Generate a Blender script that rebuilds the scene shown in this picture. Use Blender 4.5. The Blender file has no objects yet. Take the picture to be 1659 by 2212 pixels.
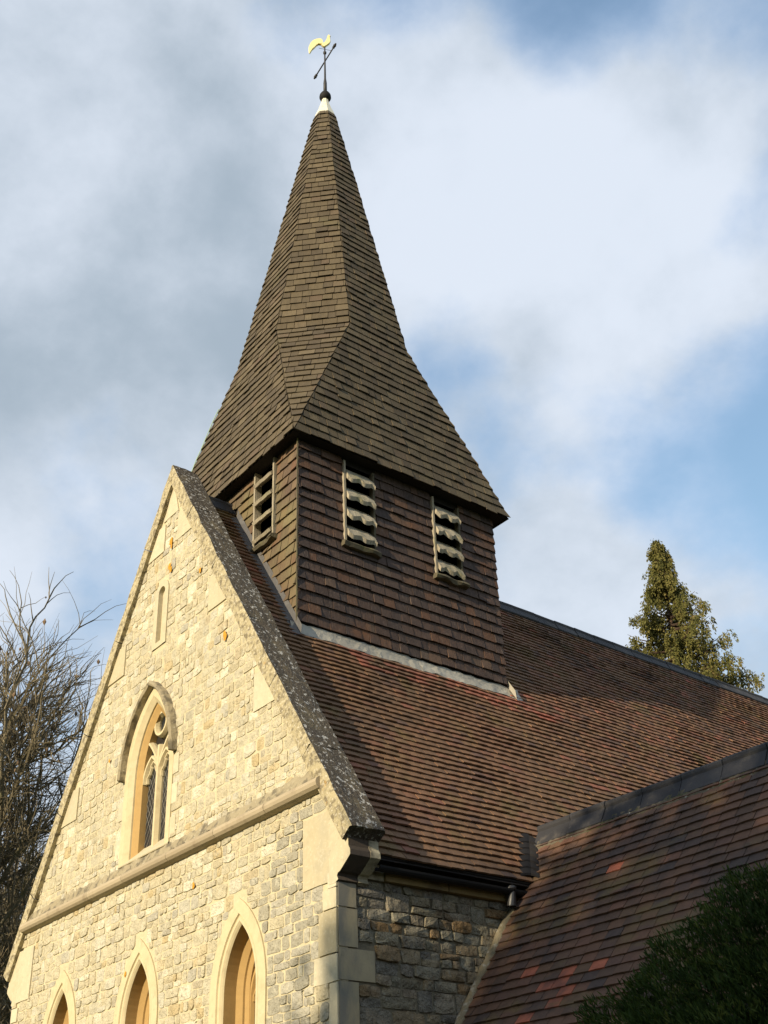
import bpy, bmesh, math, random
import numpy as np
from mathutils import Matrix, Vector

rnd = random.Random(11)
npr = np.random.RandomState(5)
C = bpy.context.scene.collection
sc = bpy.context.scene

# ------------------------------------------------------------------ camera
F_PX, PW, PH = 2510.35, 1659.0, 2212.0
YAW, PITCH, ROLL = 0.8933, 0.5087, -0.0362
CAM = np.array([11.1835, -5.6521, 1.6])
SHIFT_Y = 0.0664
def cam_axes():
    f = np.array([-math.sin(YAW) * math.cos(PITCH), math.cos(YAW) * math.cos(PITCH), math.sin(PITCH)])
    r = np.cross(f, [0, 0, 1.0]); r /= np.linalg.norm(r)
    u = np.cross(r, f)
    c, s = math.cos(ROLL), math.sin(ROLL)
    return c * r + s * u, -s * r + c * u, f
RT, UP, FW = cam_axes()
cd = bpy.data.cameras.new('camera'); cam = bpy.data.objects.new('camera', cd); C.objects.link(cam)
cd.sensor_width = 36; cd.sensor_height = 36; cd.lens = F_PX / PH * 36.0
cd.shift_y = SHIFT_Y; cd.clip_start = 0.05; cd.clip_end = 6000
cam.matrix_world = Matrix(((RT[0], UP[0], -FW[0], CAM[0]), (RT[1], UP[1], -FW[1], CAM[1]), (RT[2], UP[2], -FW[2], CAM[2]), (0, 0, 0, 1)))
sc.camera = cam
def project(P):
    v = np.asarray(P) - CAM
    z = v @ FW
    return PW / 2 + F_PX * (v @ RT) / z, PH / 2 + SHIFT_Y * PH - F_PX * (v @ UP) / z, z

# ------------------------------------------------------------------ sun, sky, exposure
SUN = np.array([0.165, -1.0, 0.308]); SUN /= np.linalg.norm(SUN)      # towards the sun
sd = bpy.data.lights.new('sun', 'SUN'); sun = bpy.data.objects.new('sun', sd); C.objects.link(sun)
sd.energy = 5.0; sd.angle = math.radians(0.6); sd.color = (1.0, 0.86, 0.62)
sun.location = (6, -30, 30)
sun.rotation_euler = Vector(SUN).to_track_quat('Z', 'Y').to_euler()
W = bpy.data.worlds.new('World'); sc.world = W; W.use_nodes = True
wn = W.node_tree; wn.nodes.clear()
def N(tree, t, **kw):
    n = tree.nodes.new(t)
    for k, v in kw.items(): setattr(n, k, v)
    return n
def math_(tree, op, a, b=None, clamp=False):
    n = N(tree, 'ShaderNodeMath', operation=op, use_clamp=clamp)
    if op == 'MULTIPLY_ADD': n.inputs[2].default_value = .25 - .5 * b if b else 0
    for i, x in enumerate((a, b)):
        if x is None: continue
        if isinstance(x, (int, float)): n.inputs[i].default_value = x
        else: tree.links.new(x, n.inputs[i])
    return n.outputs[0]
def maprange(tree, x, a, b, c=0.0, d=1.0, smooth=True):
    n = N(tree, 'ShaderNodeMapRange', interpolation_type='SMOOTHSTEP' if smooth else 'LINEAR')
    tree.links.new(x, n.inputs['Value'])
    for k, v in zip(('From Min', 'From Max', 'To Min', 'To Max'), (a, b, c, d)): n.inputs[k].default_value = v
    return n.outputs[0]
def mixc(tree, fac, a, b, blend='MIX'):
    n = N(tree, 'ShaderNodeMix', data_type='RGBA', blend_type=blend)
    for s, x in ((n.inputs[0], fac), (n.inputs[6], a), (n.inputs[7], b)):
        if isinstance(x, (int, float)): s.default_value = x
        elif isinstance(x, (tuple, list)): s.default_value = (*x[:3], 1)
        else: tree.links.new(x, s)
    return n.outputs[2]
def build_world():
    t = wn; L = t.links
    out = N(t, 'ShaderNodeOutputWorld')
    sky = N(t, 'ShaderNodeTexSky', sky_type='NISHITA')
    sky.sun_disc = False; sky.sun_elevation = math.asin(SUN[2]); sky.sun_rotation = math.atan2(SUN[0], SUN[1])
    sky.altitude = 50; sky.air_density = 1.7; sky.dust_density = 0.6; sky.ozone_density = 3.0
    tc = N(t, 'ShaderNodeTexCoord'); d = tc.outputs['Generated']
    sep = N(t, 'ShaderNodeSeparateXYZ'); L.new(d, sep.inputs[0])
    def noise(scale, detail, rough, off, sq=1.5, dist=0.0):
        m = N(t, 'ShaderNodeMapping'); m.inputs['Scale'].default_value = (scale, scale, scale * sq); m.inputs['Location'].default_value = off
        L.new(d, m.inputs[0])
        n = N(t, 'ShaderNodeTexNoise'); n.inputs['Scale'].default_value = 1; n.inputs['Detail'].default_value = detail
        n.inputs['Roughness'].default_value = rough; n.inputs['Distortion'].default_value = dist
        L.new(m.outputs[0], n.inputs['Vector']); return n.outputs[0]
    def blob(v, ang, amt):                                  # one cloud bank or gap, placed by compass direction
        dp = N(t, 'ShaderNodeVectorMath', operation='DOT_PRODUCT'); L.new(d, dp.inputs[0])
        v = np.array(v) / np.linalg.norm(v); dp.inputs[1].default_value = v
        return maprange(t, dp.outputs['Value'], math.cos(math.radians(ang)), 1.0, 0.0, amt)
    def total(xs):
        s = xs[0]
        for x in xs[1:]: s = math_(t, 'ADD', s, x)
        return s
    cover = total([math_(t, 'MULTIPLY_ADD', noise(3.4, 8, 0.55, (3.1, 1.7, 0.4), 1.2, 0.1), 1.3), math_(t, 'MULTIPLY', noise(9, 5, 0.55, (0.3, 5.7, 2.4)), 0.3)] + [
        blob((-.28, .62, .73), 9, -.10), blob((-.33, .48, .81), 5, -.14), blob((-.434, .711, .553), 8, -.40), blob((-.36, .76, .54), 6, -.20), blob((-.40, .63, .67), 11, .24), blob((-.33, .57, .75), 6, .12),
        blob((-.55, .522, .652), 4, -.07), blob((-.45, .34, .83), 6, -.2), blob((-.25, .72, .65), 8, -.1),
        blob((-.686, .261, .679), 26, .26), blob((-.49, .47, .74), 9, .16), blob((-.45, .60, .66), 9, .12), blob((-.50, .68, .50), 9, .10),
        blob((-.35, .58, .73), 5, .08)])
    mask = maprange(t, cover, .10, .56, .20, 1.0)
    shade = total([math_(t, 'MULTIPLY_ADD', noise(4.2, 8, 0.55, (7.7, 2.2, 9.1), 1.2, 0.1), 1.15), math_(t, 'MULTIPLY', noise(11, 6, 0.58, (1.7, 4.2, 3.1)), .25), blob((-.67, .28, .69), 13, -.13), blob((-.70, .37, .61), 7, -.10), blob((-.56, .20, .80), 9, .16),
                   blob((-.49, .45, .75), 10, .16), blob((-.45, .60, .66), 14, .14), blob((-.80, .33, .50), 10, .10)])
    br = maprange(t, shade, .06, .62)
    cloud = mixc(t, mask, (.34, .52, .82), mixc(t, br, (.325, .392, .462), (.625, .68, .765)))
    haze = maprange(t, sep.outputs[2], 0.0, 0.55, 0.45, 0.0)
    cloud2 = mixc(t, haze, cloud, (.50, .56, .65))
    b1 = N(t, 'ShaderNodeBackground'); L.new(sky.outputs[0], b1.inputs[0]); b1.inputs[1].default_value = 0.15
    b2 = N(t, 'ShaderNodeBackground'); L.new(cloud2, b2.inputs[0]); b2.inputs[1].default_value = 0.93
    mx = N(t, 'ShaderNodeMixShader'); L.new(math_(t, 'MULTIPLY', mask, .96), mx.inputs[0]); L.new(b1.outputs[0], mx.inputs[1]); L.new(b2.outputs[0], mx.inputs[2])
    L.new(mx.outputs[0], out.inputs[0])
build_world()
sc.view_settings.view_transform = 'Standard'; sc.view_settings.look = 'None'
sc.view_settings.exposure = 0.42; sc.view_settings.gamma = 1.0
try: sc.view_settings.use_curve_mapping = False
except Exception: pass

# ------------------------------------------------------------------ materials
def material(name, ramp, rough=0.85, layers=(), bump=(), var=0.0, var_scale=(3, 3, 3), spec=0.3, metal=0.0, emit=None):
    """ramp: colours picked by the piece's own random tint; layers: stains and growth with shapes of their own."""
    m = bpy.data.materials.new(name); m.use_nodes = True
    t = m.node_tree; L = t.links; b = t.nodes['Principled BSDF']
    b.inputs['Roughness'].default_value = rough; b.inputs['Metallic'].default_value = metal
    b.inputs['Specular IOR Level'].default_value = spec
    geo = N(t, 'ShaderNodeNewGeometry'); pos = geo.outputs['Position']
    at = N(t, 'ShaderNodeAttribute', attribute_name='tint'); sx = N(t, 'ShaderNodeSeparateXYZ'); L.new(at.outputs['Vector'], sx.inputs[0])
    def noise(s, detail=4, rough=.6, dist=0.0):
        mp = N(t, 'ShaderNodeMapping'); mp.inputs['Scale'].default_value = s if isinstance(s, tuple) else (s, s, s); L.new(pos, mp.inputs[0])
        n = N(t, 'ShaderNodeTexNoise'); n.inputs['Scale'].default_value = 1; n.inputs['Detail'].default_value = detail; n.inputs['Roughness'].default_value = rough
        n.inputs['Distortion'].default_value = dist
        L.new(mp.outputs[0], n.inputs['Vector']); return n.outputs[0]
    if len(ramp) == 1: col = None; base = ramp[0][1]
    else:
        cr = N(t, 'ShaderNodeValToRGB'); e = cr.color_ramp.elements
        while len(e) < len(ramp): e.new(0.5)
        for k, (p_, c_) in enumerate(ramp): e[k].position = p_; e[k].color = (*c_, 1)
        L.new(sx.outputs[0], cr.inputs[0]); base = cr.outputs[0]
    if var:
        v = maprange(t, noise(var_scale, 5, .65), .25, .75, 1 - var, 1 + var, smooth=False)
        cmb = N(t, 'ShaderNodeCombineColor')
        for i in range(3): L.new(v, cmb.inputs[i])
        base = mixc(t, 1.0, base, cmb.outputs[0], 'MULTIPLY')
    for ly in layers:
        c_, s, lo, hi, amt = ly[:5]
        f = math_(t, 'MULTIPLY', maprange(t, noise(s, ly[5] if len(ly) > 5 else 5, .6), lo, hi), amt)
        if len(ly) > 6: f = math_(t, 'MULTIPLY', f, maprange(t, sx.outputs[1], ly[6][0], ly[6][1]))
        base = mixc(t, f, base, c_)
    if isinstance(base, tuple): b.inputs['Base Color'].default_value = (*base, 1)
    else: L.new(base, b.inputs['Base Color'])
    prev = None
    for s, st, dist in bump:
        bn = N(t, 'ShaderNodeBump'); bn.inputs['Strength'].default_value = st; bn.inputs['Distance'].default_value = dist
        L.new(noise(s, 5, .62), bn.inputs['Height'])
        if prev is not None: L.new(prev, bn.inputs['Normal'])
        prev = bn.outputs[0]
    if prev is not None: L.new(prev, b.inputs['Normal'])
    return m

STONE = material('ragstone', [(0, (.44, .375, .24)), (.3, (.51, .45, .31)), (.5, (.335, .305, .23)), (.68, (.50, .445, .315)), (.82, (.47, .365, .195)), (.9, (.40, .365, .285)), (1, (.62, .565, .42))], .9,
    layers=[((.25, .23, .19), 1.9, .55, .80, .40), ((.60, .55, .41), 9, .52, .72, .65), ((.36, .27, .13), 6, .56, .78, .5), ((.20, .17, .125), 24, .54, .74, .6), ((.10, .09, .07), 44, .66, .8, .45)],
    bump=[(12, 1.0, .05), (42, 1.0, .016)], var=.20, var_scale=(11, 11, 11))
SIDESTONE = material('dark_ragstone', [(0, (.20, .17, .11)), (.3, (.27, .245, .18)), (.5, (.17, .155, .13)), (.7, (.29, .245, .165)), (.85, (.22, .14, .065)), (1, (.34, .31, .24))], .92,  # darker, browner ragstone for the side wall
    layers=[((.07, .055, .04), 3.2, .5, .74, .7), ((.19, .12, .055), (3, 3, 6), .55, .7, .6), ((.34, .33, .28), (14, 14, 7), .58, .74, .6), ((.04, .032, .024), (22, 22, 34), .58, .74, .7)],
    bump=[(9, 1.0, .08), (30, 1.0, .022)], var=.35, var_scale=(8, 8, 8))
MORTAR = material('lime_mortar', [(0, (.50, .43, .275))], .95, layers=[((.30, .27, .21), 1.7, .5, .75, .5), ((.56, .49, .34), 9, .5, .75, .6)], bump=[(30, .8, .012), (110, .5, .004)], var=.12, var_scale=(14, 14, 14))
SIDEMORTAR = material('dark_mortar', [(0, (.17, .145, .098))], .95, layers=[((.10, .085, .06), 3, .5, .75, .6)], bump=[(30, .8, .012)], var=.2, var_scale=(14, 14, 14))  # darker mortar to go with the side wall stone
ASHLAR = material('dressed_stone', [(0, (.42, .355, .225)), (.5, (.47, .405, .27)), (1, (.53, .465, .325))], .85,
    layers=[((.36, .29, .17), 4, .50, .75, .5), ((.30, .28, .23), 1.3, .5, .75, .45), ((.25, .22, .16), 18, .58, .76, .5), ((.62, .58, .47), 40, .55, .75, .35)], bump=[(70, .35, .004), (14, .25, .006)], var=.08, var_scale=(20, 20, 20))
WINSTONE = material('honey_window_stone', [(0, (.52, .435, .265))], .8, layers=[((.38, .30, .17), 5, .45, .75, .6), ((.25, .21, .14), 17, .58, .76, .4), ((.58, .52, .37), 9, .55, .8, .5)], bump=[(80, .3, .003)], var=.07, var_scale=(16, 16, 16))
QUOIN = material('grey_stained_quoin', [(0, (.36, .30, .19))], .9, layers=[((.17, .165, .145), (1.6, 3.2, 1.2), .40, .60, .85), ((.08, .07, .05), 9, .6, .8, .5)], bump=[(60, .4, .005)], var=.12)
KNDARK = material('black_stained_kneeler', [(0, (.075, .058, .044))], .95, layers=[((.25, .20, .12), 7, .58, .74, .7), ((.02, .018, .015), 4, .5, .7, .6)], bump=[(50, .5, .007)])
LICHEN = material('orange_lichen', [(0, (.50, .25, .03))], .95, bump=[(60, .9, .01)], var=.25, var_scale=(40, 40, 40))
BOUNCESTONE = material('bounce_tinted_stone', [(0, (.40, .255, .095))], .8, layers=[((.36, .22, .08), 5, .5, .8, .5)], bump=[(80, .3, .003)], var=.08, var_scale=(16, 16, 16))  # orange of bounced light painted into the inner window stone
COPTOP = material('lichened_coping_top', [(0, (.070, .056, .040))], .95,
    layers=[((.15, .12, .07), 4, .45, .7, .6), ((.045, .035, .028), 9, .5, .7, .7), ((.46, .44, .40), (24, 24, 19), .565, .63, .85, 4), ((.35, .32, .26), 45, .6, .68, .6, 3), ((.33, .19, .035), 3.4, .70, .76, .9)],
    bump=[(38, .9, .02), (12, .6, .02)], var=.2, var_scale=(9, 9, 9))
COPEDGE = material('lichened_coping_edge', [(0, (.40, .335, .20))], .95,
    layers=[((.15, .12, .075), 15, .44, .62, .85), ((.56, .50, .38), 36, .54, .64, .7), ((.42, .24, .06), 5, .66, .74, .7)], bump=[(30, .9, .018), (90, .6, .005)], var=.15)
HOODM = material('weathered_moulding', [(0, (.30, .25, .16))], .92, layers=[((.10, .085, .06), 9, .46, .64, .8), ((.5, .46, .36), 26, .6, .72, .7)], bump=[(40, .8, .012)], var=.15)
STRINGM = material('string_course_stone', [(0, (.32, .255, .165)), (1, (.40, .325, .215))], .8, layers=[((.20, .15, .095), 6, .5, .75, .6)], bump=[(60, .4, .005)], var=.12)
TILE = material('clay_roof_tile', [(0, (.130, .073, .040)), (.35, (.180, .099, .051)), (.6, (.19, .088, .048)), (.75, (.104, .064, .046)), (.9, (.235, .096, .056)), (.97, (.26, .095, .058)), (1, (.32, .10, .058))], .85,
    layers=[((.055, .042, .032), .9, .50, .70, .4), ((.13, .10, .03), 1.6, .56, .70, .55), ((.16, .15, .12), 40, .66, .76, .35), ((.20, .092, .058), (.30, .30, .5), .50, .70, .3)],
    bump=[(55, .5, .006)], var=.2, var_scale=(12, 12, 12))
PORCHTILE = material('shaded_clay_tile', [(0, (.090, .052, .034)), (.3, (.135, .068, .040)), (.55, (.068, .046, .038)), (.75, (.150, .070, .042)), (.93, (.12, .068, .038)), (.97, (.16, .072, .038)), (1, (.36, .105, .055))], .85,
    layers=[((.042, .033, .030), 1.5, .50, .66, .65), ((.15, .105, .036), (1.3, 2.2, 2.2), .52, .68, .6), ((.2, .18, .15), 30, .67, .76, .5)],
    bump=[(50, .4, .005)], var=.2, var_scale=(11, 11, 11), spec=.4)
SPIRE = material('oak_spire_shingle', [(0, (.078, .058, .034)), (.3, (.105, .080, .046)), (.6, (.068, .051, .032)), (.85, (.125, .096, .056)), (.95, (.095, .066, .042)), (1, (.18, .145, .088))], .9,
    layers=[((.07, .056, .036), (26, 26, 3), .5, .72, .55), ((.055, .045, .032), .8, .5, .7, .3), ((.105, .095, .042), 1.3, .58, .74, .4)], bump=[((60, 60, 6), .6, .006)], var=.16, var_scale=(16, 16, 3))
TOWER = material('dark_tower_shingle', [(0, (.048, .032, .026)), (.35, (.082, .051, .038)), (.6, (.054, .038, .032)), (.8, (.115, .058, .033)), (.93, (.10, .070, .051)), (1, (.19, .09, .043))], .82,
    layers=[((.20, .155, .125), (75, 75, 2.2), .55, .72, .6), ((.025, .018, .018), (50, 50, 3), .52, .72, .6), ((.17, .072, .030), 1.4, .56, .72, .55)], bump=[((95, 95, 5), .9, .008)], var=.25, var_scale=(40, 40, 3))
TOWERF = material('mossy_tower_shingle', [(0, (.09, .058, .040)), (.4, (.125, .088, .055)), (.7, (.13, .066, .040)), (1, (.155, .115, .068))], .88,
    layers=[((.17, .15, .065), (1.1, 1.1, .8), .42, .66, .6), ((.06, .036, .026), (60, 60, 3), .54, .74, .55)], bump=[((95, 95, 5), .8, .007)], var=.2, var_scale=(40, 40, 3))
WOOD = material('grey_weathered_oak', [(0, (.27, .23, .165)), (1, (.36, .31, .225))], .9, layers=[((.10, .085, .055), (50, 50, 8), .5, .72, .6), ((.17, .17, .06), 3.2, .52, .72, .5)], bump=[((60, 60, 9), .8, .008)], var=.2, var_scale=(40, 40, 5))
SILLWOOD = material('mossy_oak_sill', [(0, (.105, .088, .055))], .95, layers=[((.06, .05, .035), 18, .5, .7, .6), ((.15, .15, .05), 6, .5, .7, .5)], bump=[(45, .8, .01)], var=.2)
DARK = material('deep_shade_wood', [(0, (.018, .014, .011))], .95)  # near-black colour stands for deep shade in interiors and under eaves
SOFFIT = material('deep_shade_soffit', [(0, (.018, .014, .012))], .9, bump=[(30, .4, .004)], var=.2)  # soffit colour blackened to carry the shade under the eaves
LEAD = material('lead_flashing', [(0, (.29, .265, .215)), (1, (.38, .35, .285))], .6, layers=[((.17, .16, .15), 7, .5, .72, .6), ((.46, .44, .40), 22, .58, .72, .5)], bump=[(20, .8, .012)], var=.15, spec=.5)
LEADDK = material('dull_lead', [(0, (.085, .08, .078))], .55, layers=[((.14, .135, .13), 8, .5, .7, .6)], bump=[(20, .6, .01)], spec=.5)
LEADCAP = material('pale_lead_cap', [(0, (.66, .63, .50))], .5, layers=[((.42, .38, .18), 9, .56, .72, .7)], bump=[(30, .2, .004)], spec=.5)
RIDGE = material('blue_black_ridge_tile', [(0, (.026, .025, .028)), (1, (.042, .040, .043))], .75, layers=[((.10, .085, .07), 6, .52, .72, .6), ((.19, .18, .16), 36, .68, .76, .6)], bump=[(45, .4, .005)], var=.15, spec=.45)
VALLEY = material('dark_valley_tile', [(0, (.014, .013, .014)), (1, (.022, .020, .020))], .9, spec=.15)
BEDDING = material('ridge_bedding_mortar', [(0, (.12, .10, .07))], .95, layers=[((.42, .40, .35), 16, .60, .68, .85), ((.055, .06, .02), 7, .5, .64, .8)], bump=[(40, .9, .014)])
FILLET = material('verge_mortar_fillet', [(0, (.20, .165, .105))], .95, layers=[((.40, .39, .35), (9, 9, 9), .52, .66, .7), ((.09, .08, .04), 6, .52, .7, .6)], bump=[(28, .9, .02)], var=.2)
CORNICE = material('stained_cornice_stone', [(0, (.20, .135, .055)), (1, (.26, .185, .08))], .9, layers=[((.06, .045, .03), 3, .45, .7, .7)], bump=[(50, .4, .005)], var=.2)
KNEEL = material('stained_kneeler_stone', [(0, (.36, .315, .215))], .9, layers=[((.07, .055, .042), 4.5, .45, .66, .8), ((.45, .41, .31), 22, .6, .75, .5)], bump=[(50, .5, .007)], var=.15)
IRON = material('black_painted_iron', [(0, (.012, .011, .011))], .75, spec=.25, bump=[(60, .2, .002)])
RUST = material('old_iron_rod', [(0, (.030, .026, .024))], .6, spec=.5)
PIPE = material('grey_painted_pipe', [(0, (.035, .032, .031))], .4, spec=.5, layers=[((.16, .15, .14), 20, .55, .7, .6)])
GOLD = material('gilded_metal', [(0, (.88, .74, .34))], .45, metal=.25, spec=.6)
GLASS = material('dark_leaded_glass', [(0, (.020, .022, .026))], .12, spec=.6)
CAME = material('lead_came', [(0, (.20, .185, .155))], .5)
COPPER = material('green_copper_tape', [(0, (.36, .48, .32))], .7)
GRASS = material('churchyard_grass', [(0, (.055, .085, .022))], .95, layers=[((.09, .10, .03), .7, .45, .7, .6)], bump=[(20, .6, .03)])
BARK = material('bare_tree_bark', [(0, (.14, .12, .08)), (1, (.20, .17, .11))], .92, layers=[((.17, .17, .06), 2.2, .5, .7, .5)], bump=[(30, .5, .01)], var=.2)
TWIG = material('reddish_twig', [(0, (.15, .125, .08)), (1, (.22, .18, .115))], .9)
SEED = material('dry_seed_cluster', [(0, (.22, .145, .085)), (1, (.12, .08, .05))], .9)
CONBARK = material('conifer_bark', [(0, (.07, .045, .03))], .95, bump=[(20, .6, .02)])
def leafmat(name, ramp, trans=.25):
    m = material(name, ramp, .75, spec=.2); t = m.node_tree; b = t.nodes['Principled BSDF']
    o = t.nodes['Material Output']; tr = N(t, 'ShaderNodeBsdfTranslucent'); mx = N(t, 'ShaderNodeMixShader'); mx.inputs[0].default_value = trans
    src = b.inputs['Base Color'].links[0].from_socket
    t.links.new(src, tr.inputs[0]); t.links.new(b.outputs[0], mx.inputs[1]); t.links.new(tr.outputs[0], mx.inputs[2]); t.links.new(mx.outputs[0], o.inputs[0])
    return m
CONLEAF = leafmat('conifer_spray', [(0, (.065, .070, .020)), (.4, (.13, .125, .034)), (.85, (.20, .175, .050)), (1, (.22, .17, .065))], .35)
YEWLEAF = leafmat('yew_needles', [(0, (.016, .032, .006)), (.6, (.040, .066, .011)), (1, (.105, .115, .02))], .25)
OAKLEAF = leafmat('evergreen_leaf', [(0, (.03, .05, .015)), (1, (.06, .085, .025))], .1)

# ------------------------------------------------------------------ mesh helpers
class MB:
    def __init__(s): s.v = []; s.f = []; s.t = []; s.m = []; s.n = 0
    def add(s, v, f, tint=(.5, .5, .5), m=0):
        o = s.n; s.v.append(np.asarray(v, float)); s.n += len(v)
        for k, q in enumerate(f):
            s.f.append(tuple(i + o for i in q)); s.t.append(tint); s.m.append(m if isinstance(m, int) else m[k])
        return s
    def build(s, name, mats, parent=None, smooth=False, kind=None, origin=None):
        v = np.concatenate(s.v) if s.v else np.zeros((0, 3))
        o = np.zeros(3) if origin is None else np.asarray(origin, float)
        me = bpy.data.meshes.new(name); me.from_pydata((v - o).tolist(), [], s.f)
        if not isinstance(mats, (list, tuple)): mats = [mats]
        for m in mats: me.materials.append(m)
        if any(s.m): me.polygons.foreach_set('material_index', s.m)
        a = me.attributes.new('tint', 'FLOAT_VECTOR', 'FACE'); a.data.foreach_set('vector', np.asarray(s.t, np.float32).ravel())
        if smooth: me.polygons.foreach_set('use_smooth', [True] * len(s.f))
        ob = bpy.data.objects.new(name, me); C.objects.link(ob)
        if parent is not None:
            ob.parent = parent
            w = np.zeros(3); q = parent
            while q is not None: w += np.array(q.location); q = q.parent
            ob.location = o - w
        else: ob.location = o
        if kind: ob['kind'] = kind
        return ob
BOXF = [(0, 3, 2, 1), (4, 5, 6, 7), (0, 1, 5, 4), (1, 2, 6, 5), (2, 3, 7, 6), (3, 0, 4, 7)]
def box(mb, x0, x1, y0, y1, z0, z1, tint=(.5, .5, .5), m=0):
    return mb.add([(x0, y0, z0), (x1, y0, z0), (x1, y1, z0), (x0, y1, z0), (x0, y0, z1), (x1, y0, z1), (x1, y1, z1), (x0, y1, z1)], BOXF, tint, m)
def obox(mb, O, U, V, Nn, u, v, n, tint=(.5, .5, .5), m=0):
    P = [O + U * a + V * b + Nn * c for c in n for a, b in ((u[0], v[0]), (u[1], v[0]), (u[1], v[1]), (u[0], v[1]))]
    return mb.add(P, BOXF, tint, m)
def prism(mb, pts, axis, a0, a1, tint=(.5, .5, .5), m=0, jit=0.0):
    """pts: outline of (p, q) pairs; axis 'y' gives (p, a, q) = (x, y, z); axis 'x' gives (a, p, q)."""
    n = len(pts); f = (lambda p, a: (p[0], a, p[1])) if axis == 'y' else (lambda p, a: (a, p[0], p[1]))
    V = [f(p, a0) for p in pts] + [f(p, a1) for p in pts]
    return mb.add(V, [tuple(range(n - 1, -1, -1)), tuple(range(n, 2 * n))] + [(i, (i + 1) % n, n + (i + 1) % n, n + i) for i in range(n)], tint, m)
def tube(mb, pts, rad, sides=8, tint=(.5, .5, .5), m=0, cap=True):
    pts = np.asarray(pts, float); n = len(pts)
    rad = np.full(n, rad) if np.isscalar(rad) else np.asarray(rad, float)
    T = np.gradient(pts, axis=0) if n > 2 else np.repeat([pts[1] - pts[0]], 2, 0)
    T /= np.linalg.norm(T, axis=1)[:, None] + 1e-12
    ref = np.array([0, 0, 1.0]) if abs(T[0][2]) < .9 else np.array([1.0, 0, 0])
    V = []
    an = np.arange(sides) * 2 * math.pi / sides
    for i in range(n):
        a = np.cross(T[i], ref); a /= np.linalg.norm(a) + 1e-12; b = np.cross(T[i], a)
        V.append(pts[i] + rad[i] * (np.cos(an)[:, None] * a + np.sin(an)[:, None] * b))
    V = np.concatenate(V)
    f = [(i * sides + j, i * sides + (j + 1) % sides, (i + 1) * sides + (j + 1) % sides, (i + 1) * sides + j) for i in range(n - 1) for j in range(sides)]
    if cap: f += [tuple(range(sides - 1, -1, -1)), tuple(range((n - 1) * sides, n * sides))]
    return mb.add(V, f, tint, m)
def lathe(mb, prof, cx, cy, sides=16, tint=(.5, .5, .5), m=0):
    an = np.arange(sides) * 2 * math.pi / sides
    V = [(cx + r * math.cos(a), cy + r * math.sin(a), z) for r, z in prof for a in an]
    n = len(prof)
    f = [(i * sides + j, i * sides + (j + 1) % sides, (i + 1) * sides + (j + 1) % sides, (i + 1) * sides + j) for i in range(n - 1) for j in range(sides)]
    return mb.add(V, f + [tuple(range((n - 1) * sides, n * sides)), tuple(range(sides - 1, -1, -1))], tint, m)
def empty(name, loc=(0, 0, 0), parent=None):
    o = bpy.data.objects.new(name, None); o.empty_display_size = .3; o.location = loc; C.objects.link(o); o.parent = parent; return o
def tag(o, label, cat, group=None):
    o['label'] = label; o['category'] = cat
    if group: o['group'] = group
def vn(x, y, z, s=1.0):                                             # cheap smooth noise, about -1..1
    return (math.sin(1.7 * s * x + 2.3 * s * y + .5) + math.sin(3.1 * s * y - 1.3 * s * z + 1.9) + math.sin(2.9 * s * z + 1.1 * s * x + 4.2)) / 3

class Pieces:
    """Bricks, tiles, shingles: the largest in view become objects of their own, the rest one joined part."""
    def __init__(s): s.p = []
    def add(s, v, f, tint, m=0): s.p.append((np.asarray(v, float), f, tint, m))
    def build(s, name, rest, mats, parent, n, hidden=None):
        sc_ = []
        for i, (v, f, t, m) in enumerate(s.p):
            c = v.mean(0); x, y, z = project(c)
            if z < .1 or not (-5 < x < PW + 5 and -5 < y < PH + 5) or (hidden and hidden(c)): continue
            pv = np.array([project(q)[:2] for q in v]); d = pv.max(0) - pv.min(0)
            q = pv[list(f[0])]; ar = abs(np.sum(q[:, 0] * np.roll(q[:, 1], -1) - q[:, 1] * np.roll(q[:, 0], -1))) / 2 if len(q) > 2 else d[0] * d[1]
            ar = max(ar, .35 * d[0] * d[1])
            sc_.append((ar, i))
        sc_.sort(reverse=True); top = set(i for _, i in sc_[:n])
        mb = MB()
        for i, (v, f, t, m) in enumerate(s.p):
            if i in top:
                MB().add(v, f, t, m).build(name, mats, parent, origin=v.mean(0))
            else: mb.add(v, f, t, m)
        if mb.n: mb.build(rest, mats, parent, kind='stuff')

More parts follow.
